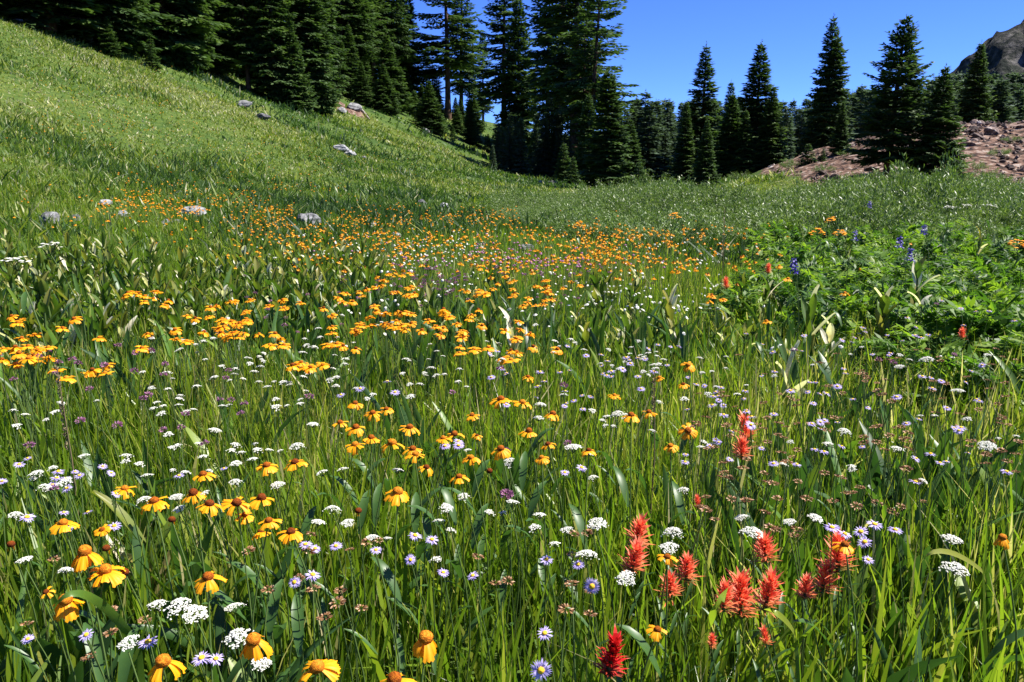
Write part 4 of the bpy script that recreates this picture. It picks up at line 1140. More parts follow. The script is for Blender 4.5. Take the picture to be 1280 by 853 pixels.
for i, (px, py, dr, tilt, tone, size, lab) in enumerate(SN):
    p = PP[i]; zg = float(H(p[0], p[1])); h = p[2]-zg; rnd = random.Random(500+i)
    o = empty('sneezeweed', (p[0], p[1], zg)); o.rotation_euler = (0, 0, 0); tag(o, lab, 'flower')
    obj('stem', STEM_ME[i % 5], o, Matrix.Diagonal((1, 1, h, 1)) @ Matrix.Rotation(rnd.random()*6, 4, 'Z'))
    Rh = Matrix.Translation((0, 0, h)) @ Matrix.Rotation(tilt, 4, 'X') @ Matrix.Rotation(rnd.uniform(-.15, .15), 4, 'Y') @ Matrix.Rotation(rnd.random()*6, 4, 'Z')
    sz = size*.98
    tall = 1.12 if 'tall' in lab or 'raised' in lab or 'globe' in lab else .95
    obj('flower_disk', DISK[tone][i % 3], o, Rh @ Matrix.Diagonal((sz, sz, sz*tall, 1)))
    n = rnd.choice((9, 10, 11, 12)) if 'few' not in lab else 6
    for k in range(n):
        a = 2*PI*k/n+rnd.uniform(-.17, .17); d_ = (dr*.85 if dr > .6 else dr*.6-.05)+rnd.uniform(-.3, .3)
        s2 = sz*rnd.uniform(.75, 1.1)
        if rnd.random() < .07: continue
        obj('petal', PET_ME[rnd.randrange(5)], o, Rh @ Matrix.Rotation(a, 4, 'Z') @ Matrix.Translation((.0055*sz, 0, .0015)) @ Matrix.Rotation(d_, 4, 'Y') @ Matrix.Scale(s2, 4))
    for k in range(2):
        obj('leaf', LANCE_ME[k], o, Matrix.Translation((0, 0, h*(.3+.28*k))) @ Matrix.Rotation(rnd.random()*6.28, 4, 'Z') @ Matrix.Scale(.9, 4))

def scatter(zones):
    """zones: (x0, x1, y0, y1, n, height) in photo pixels -> head points sorted by nearness"""
    out = []
    for zi, (x0, x1, y0, y1, n, h) in enumerate(zones):
        nn = n*3 if n < 100 else int(n*1.7)
        xs = rv.uniform(x0, x1, nn); ys = rv.uniform(y0, y1, nn)
        if n > 200:
            xs = rv.normal((x0+x1)/2, (x1-x0)*.27, nn); ys = rv.normal((y0+y1)/2, (y1-y0)*.27, nn)
        cl = fbm(xs, ys*2.2, max(18, (x1-x0)*.14), 300+zi, 2)+rv.normal(0, .07, nn)
        k = np.argsort(-cl)[:n]
        hv = np.clip(h+rv.normal(0, .035, n), .1, 1)
        P = hit(xs[k], ys[k], hv)
        for p, q in zip(P, hv): out.append((np.linalg.norm(p-CAM), p, q, zi))
    out.sort(key=lambda t: t[0])
    return out

def stuff_flowers(name, pts, builder, mats, label, cat):
    b = MB()
    for d, p, h, zi in pts: builder(b, p, h, d)
    if b.v: tag(obj(name, b.mesh(name, mats)), label, cat, kind='stuff')

# second sneezeweed layer
Z = [(0, 165, 395, 470, 30, .56), (150, 425, 364, 432, 66, .54), (355, 425, 450, 468, 7, .56), (420, 690, 360, 446, 72, .55), (430, 855, 320, 372, 62, .5), (870, 900, 360, 392, 4, .55), (640, 670, 400, 450, 9, .55),
     (560, 940, 280, 346, 420, .42), (290, 560, 282, 332, 230, .36), (480, 650, 266, 322, 110, .38), (60, 300, 228, 270, 201, .26), (190, 580, 232, 300, 560, .26), (560, 760, 258, 284, 60, .3), (60, 330, 70, 200, 300, .25), (300, 560, 130, 235, 300, .25), (730, 950, 284, 340, 130, .42), (420, 940, 286, 340, 100, .42)]
LABS = {0: 'orange sneezeweed in the drift at the left edge, below the corn lily band', 1: 'orange sneezeweed in the drift right below the corn lily band', 2: 'orange sneezeweed in a tight knot left above the big central cluster', 3: 'orange sneezeweed in the loose drift above the big central cluster', 4: 'orange sneezeweed in the mid meadow around the mauve flower haze', 5: 'orange sneezeweed stacked one above another at the left of the ferns', 6: 'orange sneezeweed around the yellowing corn lily', 7: 'small orange sneezeweed in the dense far drift before the willows', 8: 'small orange sneezeweed in the far drift behind the corn lilies'}
sc = scatter(Z)
ind = [t for t in sc if t[3] <= 8][:228]
ids = set(id(t) for t in ind); rest = [t for t in sc if id(t) not in ids]
for d, p, h, zi in ind:
    place_mid('sneezeweed', MID_SN, p, h, rv.uniform(.8, 1.1), LABS[zi], 'flower', LABS[zi].replace('orange sneezeweed', 'orange sneezeweeds').replace(' stacked', ' stacked'))
def far_sn(b, p, h, d):
    r = .021*rv.uniform(.7, 1.1)*(1 if d < 14 else 1.15); n = 6; a0 = rv.uniform(0, 6); t = rv.uniform(.3, .9)
    M = Matrix.Translation(p) @ Matrix.Rotation(rv.normal(0, .3), 4, 'X') @ Matrix.Rotation(rv.normal(0, .3), 4, 'Y')
    vs = [(0, 0, .006)]
    for j in range(n):
        a = a0+2*PI*j/n; q = r*rv.uniform(.8, 1.1); vs += [(q*math.cos(a-.4), q*math.sin(a-.4), -.006), (q*math.cos(a+.4), q*math.sin(a+.4), -.008)]
    b.add(vs, [(0, 1+2*j, 2+2*j) for j in range(n)], 0, t, M)
    k = r*.42
    b.add([(k*math.cos(j*1.05), k*math.sin(j*1.05), .003) for j in range(6)]+[(0, 0, .015)], [(j, (j+1) % 6, 6) for j in range(6)], 1, .5, M)
    if d < 16: b.tube([(p[0], p[1], p[2]-h), (p[0], p[1], p[2])], [.002, .0015], 3, 2, .5)
stuff_flowers('sneezeweed_drift', rest, far_sn, [M_petal, M_disk, M_stem], 'orange haze of tiny far sneezeweeds over the meadow end and slope', 'flower drift')

# ---- yarrow
YA = [(195,753,1,'white yarrow head, leftmost of the row of four at the bottom left'),(223,753,1.15,'white yarrow head seen from the side, second in the row of four at bottom left'),(245,764,1.2,'broad open white yarrow head, lowest in the row of four at bottom left'),(292,756,.95,'cream yarrow head, rightmost in the row of four at bottom left'),(296,793,1.2,'dense white yarrow head touching the skirted sneezeweed'),(159,801,.95,'white yarrow head beside violet asters at the bottom left'),(326,826,.9,'white yarrow head under the skirted sneezeweed'),(416,633,1,'white yarrow head alone in the grass right of the dark-disked sneezeweed'),(398,651,.8,'small white yarrow head just below another in the left middle'),(346,604,.95,'domed white yarrow head above the crowded sneezeweed cluster'),(294,600,.9,'white yarrow head left of the domed one above the crowded cluster'),(294,578,.85,'white yarrow head above the crowded cluster, farther back'),(221,619,.9,'white yarrow head between two sneezeweeds of the crowded cluster'),(179,622,.9,'white yarrow head left of the flat sneezeweed'),(223,635,.8,'white yarrow head beneath the crowded cluster'),(44,590,1,'white yarrow head near the left edge in the middle rows'),(56,606,.85,'white yarrow head below another at the left edge'),(30,698,.9,'ragged white yarrow head at the left edge beside the small sneezeweed'),(82,711,.75,'flat white yarrow head under the globe-disked sneezeweed'),(19,641,.8,'cream yarrow head at the far left edge'),
 (746,653,1.2,'broad white yarrow head left of the scarlet paintbrushes'),(733,690,1.25,'dense white domed yarrow head below the broad one, left of the paintbrushes'),(840,662,1.1,'white yarrow head right of the tall scarlet spike'),(836,682,1.05,'greyish yarrow head just below the white one between the spikes'),(783,720,1.1,'white yarrow head under the second scarlet spike'),(740,595,.85,'white yarrow head below a starry aster right of centre'),(716,557,1.3,'large white yarrow clump in the centre right of the sneezeweeds'),(558,633,.85,'white yarrow head left of the mauve pompom flower'),(579,619,.8,'small white yarrow head near the lone sneezeweed'),(434,652,.85,'white yarrow head left of centre in the tall grass'),(466,670,.7,'small cream yarrow head left of the violet asters'),
 (942,662,1.2,'broad white yarrow head above a scarlet spike on the right'),(1020,646,1,'white yarrow head left of the fringe of violet asters'),(1190,671,1.15,'domed white yarrow head at the right, upper of two'),(1197,707,1.3,'broad white yarrow head at the right, lower of two'),(986,651,.8,'small flat white yarrow head between two broad ones on the right'),(927,645,.9,'flat white yarrow head with an arched grass blade beside it'),(853,610,.9,'white yarrow head above the small scarlet bud spike'),(1234,556,1.3,'large domed white yarrow head among faded heads at the right'),(1121,559,1.1,'flat white yarrow head among faded heads on the right'),(1158,447,1.5,'broad open cream yarrow head among lavender asters at right'),(1198,487,1.2,'flat white yarrow head below lavender asters at right'),(1125,457,1.1,'white yarrow head left of a dark mauve one at the right'),(772,515,1.1,'white yarrow head left of the sneezeweed pair right of the centre'),(673,521,.95,'white yarrow head under the joined sneezeweed pair'),(676,504,.95,'white yarrow head touching the joined sneezeweed pair'),(370,555,1.2,'white yarrow head beneath the topmost left sneezeweeds'),(391,529,1,'white yarrow head left of the big central cluster'),(269,536,1.0,'flat white yarrow head above the left sneezeweeds'),(1056,537,1.0,'white yarrow head among faded brown heads right of centre'),(636,574,.8,'small white yarrow head under the ruffled sneezeweed')]
hv = np.array([.56+.03*math.sin(i*1.7) for i in range(len(YA))])
PP = hit([a[0] for a in YA], [a[1] for a in YA], hv)
for i, (px, py, sz, lab) in enumerate(YA):
    p = PP[i]; zg = float(H(p[0], p[1])); h = p[2]-zg; rnd = random.Random(700+i)
    o = empty('yarrow', (p[0], p[1], zg)); tag(o, lab, 'flower')
    obj('stem', STEM_ME[i % 5], o, Matrix.Diagonal((.9, .9, h-.02, 1)))
    obj('flower_head', YAR_ME[i % 3], o, Matrix.Translation((0, 0, h)) @ Matrix.Rotation(rnd.uniform(-.2, .3), 4, 'X') @ Matrix.Rotation(rnd.uniform(-.25, .25), 4, 'Y') @ Matrix.Rotation(rnd.random()*6, 4, 'Z') @ Matrix.Scale(sz*.66, 4))
    for k in range(2): obj('leaf', LANCE_ME[0], o, Matrix.Translation((0, 0, h*(.25+.3*k))) @ Matrix.Rotation(rnd.random()*6.28, 4, 'Z') @ Matrix.Diagonal((.7, .5, .7, 1)))
Z = [(175, 425, 392, 520, 80, .50), (420, 700, 385, 500, 60, .50), (0, 425, 480, 640, 42, .53), (640, 1000, 376, 470, 44, .48), (700, 1280, 430, 600, 50, .50), (400, 760, 560, 700, 16, .5), (430, 900, 322, 388, 190, .42), (300, 900, 290, 330, 260, .36)]
LABS = {0: 'small white yarrow head in the drift below the left sneezeweed band', 1: 'small white yarrow head in the mid meadow above the big central cluster', 2: 'small white yarrow head in the left grass around the sneezeweeds', 3: 'small white yarrow head in the meadow left of the ferns', 4: 'small white yarrow head among faded heads on the right', 5: 'small white yarrow head in the tall grass of the lower centre'}
sc = scatter(Z); ind = [t for t in sc if t[3] <= 5][:245]; ids = set(id(t) for t in ind); rest = [t for t in sc if id(t) not in ids]
for d, p, h, zi in ind: place_mid('yarrow', MID_YA, p, h, rv.uniform(.38, .66), LABS[zi], 'flower', LABS[zi].replace('head', 'heads'))
def far_ya(b, p, h, d):
    r = .012*rv.uniform(.6, 1.2); M = Matrix.Translation(p) @ Matrix.Rotation(rv.normal(0, .5), 4, 'X') @ Matrix.Rotation(rv.normal(0, .5), 4, 'Y')
    b.add([(0, 0, .004)]+[(r*rv.uniform(.8, 1.1)*math.cos(j*.9), r*math.sin(j*.9), -.003) for j in range(7)], [(0, 1+j, 1+(j+1) % 7) for j in range(7)], 0, .6, M)
    if d < 12: b.tube([(p[0], p[1], p[2]-h), (p[0], p[1], p[2])], [.002, .001], 3, 1, .5)
stuff_flowers('yarrow_drift', rest, far_ya, [M_white, M_stem], 'white specks of far yarrow heads across the meadow', 'flower drift')

# ---- mauve pompom flowers
CL = [(x, y) for x, y in [(44,472),(56,468),(126,458),(39,450),(29,452),(20,441),(75,437),(76,453),(92,449),(107,451),(150,440),(170,439),(141,428),(182,496),(197,491),(190,470),(207,454),(163,463),(133,478),(238,519),(219,536),(247,537),(265,559),(290,499),(285,508),(291,518),(279,495),(376,493),(301,458),(281,472),(90,532),(146,525),(42,550),(50,612),(701,484),(641,463),(732,551),(661,554),(548,489),(1005,438),(1096,447),(1120,450),(1180,444),(1181,380)]]
hv = np.full(len(CL), .56); PP = hit([a[0] for a in CL], [a[1] for a in CL], hv)
p = hit(633, 618, .57)[0]; zg = float(H(p[0], p[1])); h = p[2]-zg
o = empty('mauve_pompom_flower', (p[0], p[1], zg)); tag(o, 'round mauve pompom flower standing alone in the lower centre grass', 'flower')
obj('stem', STEM_ME[2], o, Matrix.Diagonal((.8, .8, h, 1))); obj('flower_head', CLO_ME[0], o, Matrix.Translation((0, 0, h)) @ Matrix.Scale(1.25, 4))
for (px, py), p in zip(CL, PP):
    if px < 420: l, gq = 'purple-mauve pompom flower in the grass on the left', 'mauve pompom flowers in the grass on the left'
    else: l, gq = 'purple-mauve pompom flower among white heads right of centre', 'mauve pompom flowers among white heads right of centre'
    place_mid('mauve_pompom_flower', MID_CL, p, .56, rv.uniform(.85, 1.2), l, 'flower', gq)
Z = [(450, 780, 306, 368, 280, .42), (300, 480, 340, 420, 16, .48)]
sc = scatter(Z)
for d, p, h, zi in sc[:150]: place_mid('mauve_pompom_flower', MID_CL, p, h, rv.uniform(.8, 1.15), 'dull mauve pompom flower in the mauve haze of the mid meadow', 'flower', 'mauve pompom flowers in the mid meadow haze')
def far_cl(b, p, h, d):
    r = .014*rv.uniform(.8, 1.2); b.add([Vector(v)*r for v in octv], octf, 0, .5, Matrix.Translation(p))
stuff_flowers('mauve_flower_drift', sc[150:], far_cl, [M_purp], 'dull mauve specks of far pompom flowers in the mid meadow', 'flower drift')

# ---- lavender asters
AS = [(1144,603,1.15,-.2,'lavender aster with tilted rays, highest of the lower right'),(1040,660,1.1,.1,'lavender aster, leftmost of the fringe over the scarlet spikes'),(1056,668,1.0,.2,'lavender aster in the fringe directly above the rightmost scarlet spike'),(1076,665,1.1,.3,'lavender aster in the middle of the fringe over the scarlet spikes'),(1093,656,1.2,.1,'lavender aster, topmost of the fringe over the scarlet spikes'),(1119,663,1.05,.0,'pale aster at the right end of the fringe over the scarlet spikes'),(1081,678,1.0,.2,'lavender aster hanging low in the fringe over the scarlet spikes'),(1258,590,1.0,.0,'violet aster near the right edge above the golden sneezeweed'),(1085,700,.8,.3,'small violet aster with yellow centre right of the scarlet spikes'),(967,580,1.0,.1,'pale aster among faded heads right of the centre'),(996,581,.85,.0,'pale aster right beside another among faded heads'),(1163,568,1.0,-.2,'aster with rays turned up above a faded head'),
 (683,700,.9,.2,'lavender aster on a thin stem in the lower centre'),(723,706,.9,.3,'lavender aster below the domed yarrow head'),(740,733,1.1,1.2,'aster facing the viewer with yellow centre below the domed yarrow'),(681,792,.9,.3,'pale aster low in the grass near the bottom centre'),(676,838,1.1,1.2,'lavender aster with yellow centre facing the viewer at the bottom edge'),(513,700,.75,.9,'small violet aster with golden centre left of centre'),(519,670,1.1,.1,'lavender aster, left of two touching ones left of centre'),(540,675,1.0,.1,'lavender aster, right of two touching ones left of centre'),(470,688,.8,.2,'small dark violet aster left of centre'),(554,716,.75,.2,'fading pink aster in lower centre grass'),(591,720,.8,.2,'fading pale aster with brown centre in lower centre grass'),(727,585,1.05,.2,'starry violet aster above a yarrow right of centre'),(706,591,.8,.3,'aster with orange centre left of the starry violet one'),
 (24,581,.9,.1,'lavender aster at the far left edge'),(73,590,1.0,.0,'lavender aster at the left, upper of two'),(71,598,1.0,.0,'lavender aster at the left, lower of two'),(224,595,1.0,.0,'flat lavender aster above the crowded cluster'),(280,586,.7,.0,'small violet aster right above the crowded cluster'),(34,647,1.1,.1,'pale lavender aster at left edge above the small sneezeweed'),(80,641,.7,.0,'small violet aster above the small sneezeweed'),(143,658,1.0,.2,'deep violet aster beside the small open sneezeweed'),(185,803,1.1,.1,'violet aster beside a yarrow at the bottom left'),(252,823,1.0,.1,'pale violet aster, left of two at the bottom left'),(270,824,.8,.1,'pale violet aster, right of two at the bottom left'),(108,794,.8,.4,'pale violet aster below the arching grass blade'),(35,799,.7,.3,'small violet aster near the bottom left corner'),(368,728,.8,.9,'aster with pink centre facing up, middle left grass'),(391,719,1.0,.1,'pale pink-violet aster right of the lone sneezeweed'),(382,681,.9,.1,'fading violet aster, left of three beside the tall grass'),(420,683,.9,.2,'fading violet aster, right of three beside the tall grass'),(394,686,.8,.3,'fading aster with orange centre, middle of three beside the tall grass')]
hv = np.array([.54+.03*math.sin(i*1.3) for i in range(len(AS))]); PP = hit([a[0] for a in AS], [a[1] for a in AS], hv)
for i, (px, py, sz, tilt, lab) in enumerate(AS):
    p = PP[i]; zg = float(H(p[0], p[1])); h = p[2]-zg; rnd = random.Random(900+i)
    o = empty('aster', (p[0], p[1], zg)); tag(o, lab, 'flower')
    obj('stem', STEM_ME[i % 5], o, Matrix.Diagonal((.7, .7, h, 1)))
    Rh = Matrix.Translation((0, 0, h)) @ Matrix.Rotation(tilt, 4, 'X') @ Matrix.Rotation(rnd.uniform(-.25, .25), 4, 'Y') @ Matrix.Rotation(rnd.random()*6, 4, 'Z') @ Matrix.Scale(sz*1.05, 4)
    obj('petal_fringe', AR_ME[i % 4], o, Rh); obj('flower_disk', AD_ME, o, Rh)
    obj('leaf', LANCE_ME[0], o, Matrix.Translation((0, 0, h*.4)) @ Matrix.Rotation(rnd.random()*6.28, 4, 'Z') @ Matrix.Diagonal((.5, .5, .5, 1)))
A2 = [(772,447),(792,457),(801,450),(791,467),(813,460),(767,467),(740,444),(721,446),(677,465),(668,484),(624,473),(626,461),(457,480),(483,483),(505,491),(432,492),(576,559),(586,550),(555,564),(780,484)]
A3 = [(1234,387),(1221,389),(1255,401),(1236,405),(1180,376),(1198,386),(1137,396),(1141,408),(1151,420),(1139,421),(1074,417),(1006,420),(949,441),(1074,469),(1034,479),(1015,491),(1054,491),(1110,489),(1163,472),(1178,476),(1234,457),(1158,487),(1144,531),(1209,541),(1187,538),(1013,527),(906,514),(893,520),(932,522),(947,529),(959,516)]
for lst, l, gq in ((A2, 'lavender aster in the mid meadow around the central cluster', 'lavender asters in the mid meadow'), (A3, 'lavender aster among faded brown heads in the right meadow', 'lavender asters in the right meadow')):
    PP = hit([a[0] for a in lst], [a[1] for a in lst], .54)
    for p in PP: place_mid('aster', MID_AS, p, .54, rv.uniform(.95, 1.3), l, 'flower', gq)
for d, p, h, zi in scatter([(0, 130, 560, 660, 12, .52), (600, 860, 430, 510, 34, .52), (860, 1270, 410, 580, 64, .52)]):
    l, gq = (('lavender aster in the grass at the left edge', 'lavender asters at the left edge'), ('lavender aster in the mid meadow around the central cluster', 'lavender asters in the mid meadow'), ('lavender aster among faded brown heads in the right meadow', 'lavender asters in the right meadow'))[zi]
    place_mid('aster', MID_AS, p, h, rv.uniform(.7, 1.0), l, 'flower', gq)

# ---- faded brown heads
for d, p, h, zi in scatter([(885, 1275, 436, 600, 130, .52), (860, 1150, 560, 680, 26, .5), (420, 760, 650, 780, 14, .48), (330, 430, 660, 760, 10, .5), (30, 150, 700, 800, 6, .48)]):
    l, gq = (('faded brown flower head among lavender asters in the right meadow', 'faded brown heads in the right meadow'), ('faded brown flower head in the grass above the scarlet spikes', 'faded brown heads above the scarlet spikes'), ('faded brown flower head in the lower centre grass', 'faded brown heads in the lower centre grass'), ('faded brown flower head in the grass right of the crowded sneezeweeds', 'faded heads right of the crowded sneezeweeds'), ('faded brown flower head near the arching grass blade', 'faded brown heads near the arching grass blade'))[zi]
    place_mid('faded_flower', MID_BR, p, h, rv.uniform(.8, 1.15), l, 'flower', gq)

# ---- scarlet paintbrushes: (px, py of the spike's middle, size, mesh, label)
PB = [(796,667,1.05,0,'tall scarlet paintbrush, upper one of a stacked pair right of a yarrow'),(789,700,1.15,1,'bushy scarlet paintbrush, lower one of a stacked pair'),(840,732,.95,2,'scarlet paintbrush, lower left of a pair beside the small sneezeweed'),(859,712,1.0,3,'scarlet paintbrush, upper right of a pair beside the small sneezeweed'),(760,822,1.35,9,'deep crimson paintbrush spike, lowest, at the bottom edge'),(959,686,1.1,0,'scarlet paintbrush standing under the broad white yarrow'),(928,750,1.45,1,'largest scarlet paintbrush, two tiers tall, in the lower right'),(957,744,1.2,2,'scarlet paintbrush right of the two-tiered largest one'),(905,750,.9,3,'scarlet paintbrush left of the two-tiered largest one, half behind a blade'),(1028,724,1.15,0,'scarlet paintbrush in the middle of the right trio'),(1006,736,.85,1,'small scarlet paintbrush at the left of the right trio'),(1050,694,1.35,2,'big scarlet paintbrush at the top of the right trio under the asters'),(873,629,.65,3,'small narrow scarlet paintbrush bud alone in the grass'),(935,540,1.3,0,'salmon-red paintbrush in the mid meadow, taller of two'),(928,562,1.1,1,'salmon-red paintbrush in the mid meadow, lower of two'),(959,797,.6,2,'tiny red paintbrush bud under the largest spikes'),(890,801,.5,3,'tiny red paintbrush bud left of the other bud near the bottom'),(909,355,1.3,0,'distant scarlet paintbrush left of the ferns, lower of two'),(960,337,1.3,1,'distant scarlet paintbrush beside two yellow sneezeweeds'),(1203,418,1.0,2,'orange-red paintbrush among lavender asters at the right')]
hv = np.array([.47+.03*math.sin(i*1.9) for i in range(len(PB))]); PP = hit([a[0] for a in PB], [a[1] for a in PB], hv)
for i, (px, py, sz, k, lab) in enumerate(PB):
    p = PP[i]; zg = float(H(p[0], p[1])); rnd = random.Random(1100+i)
    L = .062*sz; h = p[2]-zg-L*.45
    o = empty('paintbrush', (p[0], p[1], zg)); tag(o, lab, 'flower')
    obj('stem', STEM_ME[i % 5], o, Matrix.Diagonal((1, 1, h, 1)))
    tl = Matrix.Rotation(rnd.uniform(-.15, .2), 4, 'X') @ Matrix.Rotation(rnd.uniform(-.2, .2), 4, 'Y') @ Matrix.Rotation(rnd.random()*6, 4, 'Z')
    obj('flower_spike', BRUSH_DARK if k == 9 else BRUSH_ME[k], o, Matrix.Translation((0, 0, h)) @ tl @ Matrix.Diagonal((sz*(.75 if 'bud' in lab else 1), sz*(.75 if 'bud' in lab else 1), sz*(1.15 if 'tall' in lab or 'tier' in lab else 1), 1)))
    for q in range(5): obj('leaf', LANCE_ME[0], o, Matrix.Translation((0, 0, h*(.45+.11*q))) @ Matrix.Rotation(rnd.random()*6.28, 4, 'Z') @ Matrix.Diagonal((.5, .35, .5, 1)))

# ---- larkspur, ragwort, cow parsnip
def larkspur(px, py, sz, lab):
    sz *= .75
    p = hit(px, py, .78)[0]; zg = float(H(p[0], p[1])); h = p[2]-zg; rnd = random.Random(px)
    o = empty('larkspur', (p[0], p[1], zg)); tag(o, lab, 'flower')
    obj('stem', STEM_ME[px % 5], o, Matrix.Diagonal((1.2, 1.2, h+.05, 1)))
    b = MB()
    for i in range(12):
        z = h-.04+.075*i/12; a = i*2.4; c = Vector((math.cos(a)*.014*(1.2-i/14), math.sin(a)*.014*(1.2-i/14), z))
        for q in range(5):
            d = Vector((rnd.uniform(-1, 1), rnd.uniform(-1, 1), rnd.uniform(-.6, .8))).normalized()*.017*sz; n = d.orthogonal().normalized()*.006
            b.add([c, c+d*.6+n, c+d, c+d*.6-n], [(0, 1, 2, 3)], 0, rnd.random())
    obj('flower_spike', b.mesh('larkspur_spike', [M_blue]), o)
for a in [(1155,287,1.4,'violet-blue larkspur spike, highest right of the ferns'),(1125,302,1.5,'violet-blue larkspur spike, larger middle one above the ferns'),(1138,317,1.2,'violet-blue larkspur spike above the tall bent corn lily'),(992,331,1.3,'violet-blue larkspur spike beside the yellow sneezeweeds'),(1069,294,1.0,'faint violet-blue larkspur spike among green ferns, small'),(1087,256,1.8,'large violet-blue larkspur spike before the willows')]: larkspur(*a)
def cluster_flower(name, px, py, hgt, R, n, dome, mats, lab, cat, floret):
    p = hit(px, py, hgt)[0]; zg = float(H(p[0], p[1])); h = p[2]-zg; rnd = random.Random(px*7)
    o = empty(name, (p[0], p[1], zg)); tag(o, lab, cat)
    obj('stem', STEM_ME[px % 5], o, Matrix.Diagonal((2, 2, h-.06, 1)))
    b = MB()
    for i in range(n):
        q = R*math.sqrt(rnd.random()); a = rnd.random()*7; c = Vector((q*math.cos(a), q*math.sin(a), h-dome*q*q/R+rnd.uniform(-.01, .01)))
        b.tube([(0, 0, h-.06), c], [.0015, .0008], 3, 1, .5)
        r = floret*rnd.uniform(.7, 1.2)
        b.add([c+Vector((0, 0, r*.3))]+[c+Vector((r*math.cos(j*1.05), r*math.sin(j*1.05), 0)) for j in range(6)], [(0, 1+j, 1+(j+1) % 6) for j in range(6)], 0, rnd.random())
    obj('flower_head', b.mesh(name+'_head', mats), o)
    for q in range(4): obj('leaf', LANCE_ME[1], o, Matrix.Translation((0, 0, h*(.2+.17*q))) @ Matrix.Rotation(rnd.random()*6.28, 4, 'Z') @ Matrix.Scale(.9, 4))
for px, py, lab in [(843, 266, 'tall yellow ragwort standing clear in front of the willows'), (725, 278, 'yellow ragwort at the left end of the willow thicket'), (1040, 272, 'wide yellow ragwort above the ferns, upper of two'), (1022, 286, 'yellow ragwort above the ferns, lower of two'), (1272, 300, 'yellow ragwort at the right edge above the ferns'), (1050, 287, 'small yellow ragwort right of two above the ferns')]:
    cluster_flower('ragwort', px, py, .72, .07, 22, .8, [M_petal, M_stem], lab, 'flower', .016)
for px, py, lab in [(20, 322, 'cow parsnip with flat white umbel at the left edge, lower of two'), (62, 304, 'cow parsnip with wide flat white umbel at the left edge, upper of two'), (1186, 258, 'white umbel flower in front of the willows, left of three'), (1210, 255, 'white umbel flower in front of the willows, middle of three'), (1240, 256, 'white umbel flower in front of the willows, right of three')]:
    cluster_flower('cow_parsnip', px, py, .85, .055, 18, .3, [M_white, M_stem], lab, 'flower', .011)

for px, py, lab in [(156, 717, 'dark spent sneezeweed ball right of the flat-petalled one at left'), (133, 687, 'tiny spent sneezeweed disk between the globe-disked one and the tall grass'), (215, 651, 'spent sneezeweed disk with a few shreds under the crowded left cluster'), (14, 682, 'brown-centred spent sneezeweed at the far left edge'), (448, 640, 'spent dark sneezeweed ball in the grass left of centre'), (612, 590, 'spent brown sneezeweed ball right below the ruffled sneezeweed')]:
    p = hit(px, py, .57)[0]; zg = float(H(p[0], p[1])); h = p[2]-zg
    o = empty('spent_sneezeweed', (p[0], p[1], zg)); tag(o, lab, 'flower')
    obj('stem', STEM_ME[px % 5], o, Matrix.Diagonal((1, 1, h, 1))); obj('flower_disk', DISK['dark'][px % 3], o, Matrix.Translation((0, 0, h)) @ Matrix.Scale(.75, 4))
    for k in range(px % 3): obj('petal', PET_ME[k], o, Matrix.Translation((0, 0, h)) @ Matrix.Rotation(k*2.2+px, 4, 'Z') @ Matrix.Translation((.004, 0, 0)) @ Matrix.Rotation(1.1, 4, 'Y') @ Matrix.Scale(.45, 4))

# ---- a few single arching grass stalks that show clearly
def arch(p0, p1, p2, w, lab, mat=M_grass, tint=.55, hs=(.35, .58, .56)):
    A, B, Cc = [Vector(hit(q[0], q[1], hh_)[0]) for q, hh_ in zip((p0, p1, p2), hs)]
    root = Vector((A.x, A.y, float(H(A.x, A.y)))); rows = []; n = 14
    for i in range(n+1):
        s = i/n
        if s < .3: p = root.lerp(A, s/.3)
        else:
            t = (s-.3)/.7; p = A*(1-t)**2+(B*2-A*.5-Cc*.5)*2*t*(1-t)+Cc*t*t
        rows.append(p)
    vs = []
    for i, p in enumerate(rows):
        d = (rows[min(i+1, n)]-rows[max(i-1, 0)]).normalized(); sd = d.cross(Vector((.3, -.6, .5))).normalized()
        s = i/n; ww = w*.5*(.35+.65*math.sin(PI*min(1, .1+s*.85)))*(1-s**6)+.0003
        vs.append([p-root-sd*ww, p-root+Vector((0, 0, -ww*.4)), p-root+sd*ww])
    b = MB(); b.grid(vs, 0, tint); o = obj('grass_stalk', b.mesh('grass_stalk', [mat])); o.location = root; tag(o, lab, 'grass stalk')
arch((172, 808), (110, 745), (64, 768), .015, 'grey-green grass blade arching over a sneezeweed at the lower left', M_broad, .75)
arch((1235, 720), (1185, 690), (1150, 706), .012, 'pale grass blade bending over beside the lower right yarrow', M_grass, .85)
arch((950, 400), (962, 368), (984, 349), .004, 'thin pale arching stem carrying a sneezeweed over the ferns', M_dry, .8)
arch((884, 782), (896, 760), (910, 735), .022, 'broad green blade crossing in front of the scarlet spikes', M_grass, .7)
arch((995, 795), (978, 772), (955, 762), .014, 'yellow-green blade under the scarlet spikes', M_grass, .78)
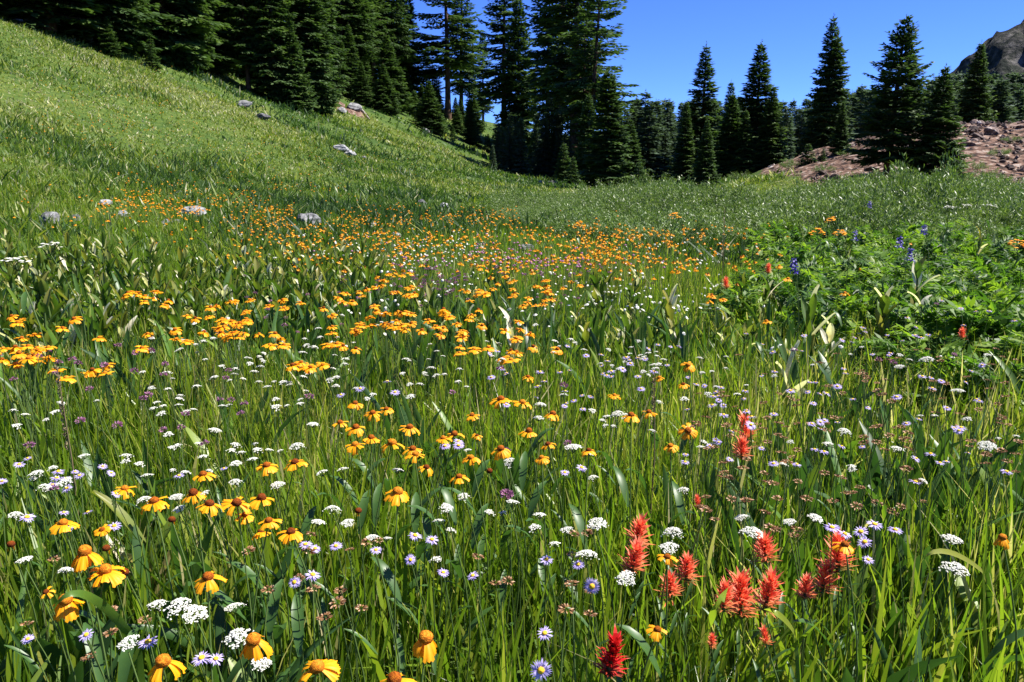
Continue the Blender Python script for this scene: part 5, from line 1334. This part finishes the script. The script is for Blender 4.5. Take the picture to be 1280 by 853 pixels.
def spike_stalk(px, py, hgt, L, lab):
    p = hit(px, py, hgt)[0]; zg = float(H(p[0], p[1])); rnd = random.Random(px); b = MB()
    b.tube([(0, 0, 0), (.01, 0, hgt*.6), (0, 0, hgt+.02)], [.003, .0025, .001], 5, 0, .2)
    for i in range(130):
        z = hgt-L+L*rnd.random(); a = rnd.random()*7
        d = Vector((math.cos(a), math.sin(a), 1.1)).normalized()*.012; c = Vector((0, 0, z)); n = d.orthogonal().normalized()*.002
        b.add([c, c+d*.5+n, c+d, c+d*.5-n], [(0, 1, 2, 3)], 0, rnd.uniform(0, .5))
    o = obj('seed_stalk', b.mesh('seed_stalk', [M_dry])); o.location = (p[0], p[1], zg); tag(o, lab, 'seed stalk')
spike_stalk(70, 455, .72, .26, 'tall brown seed stalk standing in the left meadow')
spike_stalk(906, 262, .95, .35, 'tall thin brown seed stalk before the willows')
spike_stalk(818, 470, .66, .16, 'thin brown seed stalk right of the violet aster clump')

# ------------------------------------------------------------------ light, sky, camera
w = bpy.data.worlds.new('World'); SC.world = w; w.use_nodes = True
nt = w.node_tree; bg = nt.nodes['Background']
SUN_EL, SUN_AZ = math.radians(55), math.radians(82)      # azimuth measured from +Y towards +X
sky = nt.nodes.new('ShaderNodeTexSky'); sky.sky_type = 'NISHITA'; sky.sun_disc = False
sky.sun_elevation = SUN_EL; sky.sun_rotation = SUN_AZ
sky.altitude = 4500; sky.air_density = 1.0; sky.dust_density = 0.1; sky.ozone_density = 4.0
tn = nt.nodes.new('ShaderNodeMix'); tn.data_type = 'RGBA'; tn.blend_type = 'MULTIPLY'; tn.inputs[0].default_value = 1; tn.inputs[7].default_value = (.34, .50, .98, 1)
nt.links.new(sky.outputs[0], tn.inputs[6]); nt.links.new(tn.outputs[2], bg.inputs[0]); bg.inputs[1].default_value = 0.10
sl = bpy.data.lights.new('sun', 'SUN'); sl.energy = 5.0; sl.angle = math.radians(.5); sl.color = (1, .95, .87)
so = link(bpy.data.objects.new('sun', sl))
d = Vector((math.sin(SUN_AZ)*math.cos(SUN_EL), math.cos(SUN_AZ)*math.cos(SUN_EL), math.sin(SUN_EL)))
so.rotation_euler = d.to_track_quat('Z', 'Y').to_euler()
so.location = d*60
cam = bpy.data.cameras.new('camera'); co = link(bpy.data.objects.new('camera', cam))
cam.sensor_width = 36; cam.lens = 36*FPX/1280; cam.clip_start = .05; cam.clip_end = 6000
co.location = CAM; co.rotation_euler = (PI/2-PITCH, 0, 0)
SC.camera = co
vs = SC.view_settings
vs.view_transform = 'Standard'; vs.look = 'None'; vs.gamma = 1; vs.use_curve_mapping = False; vs.exposure = 1.3
SC.cycles.max_bounces = 8; SC.cycles.transparent_max_bounces = 8
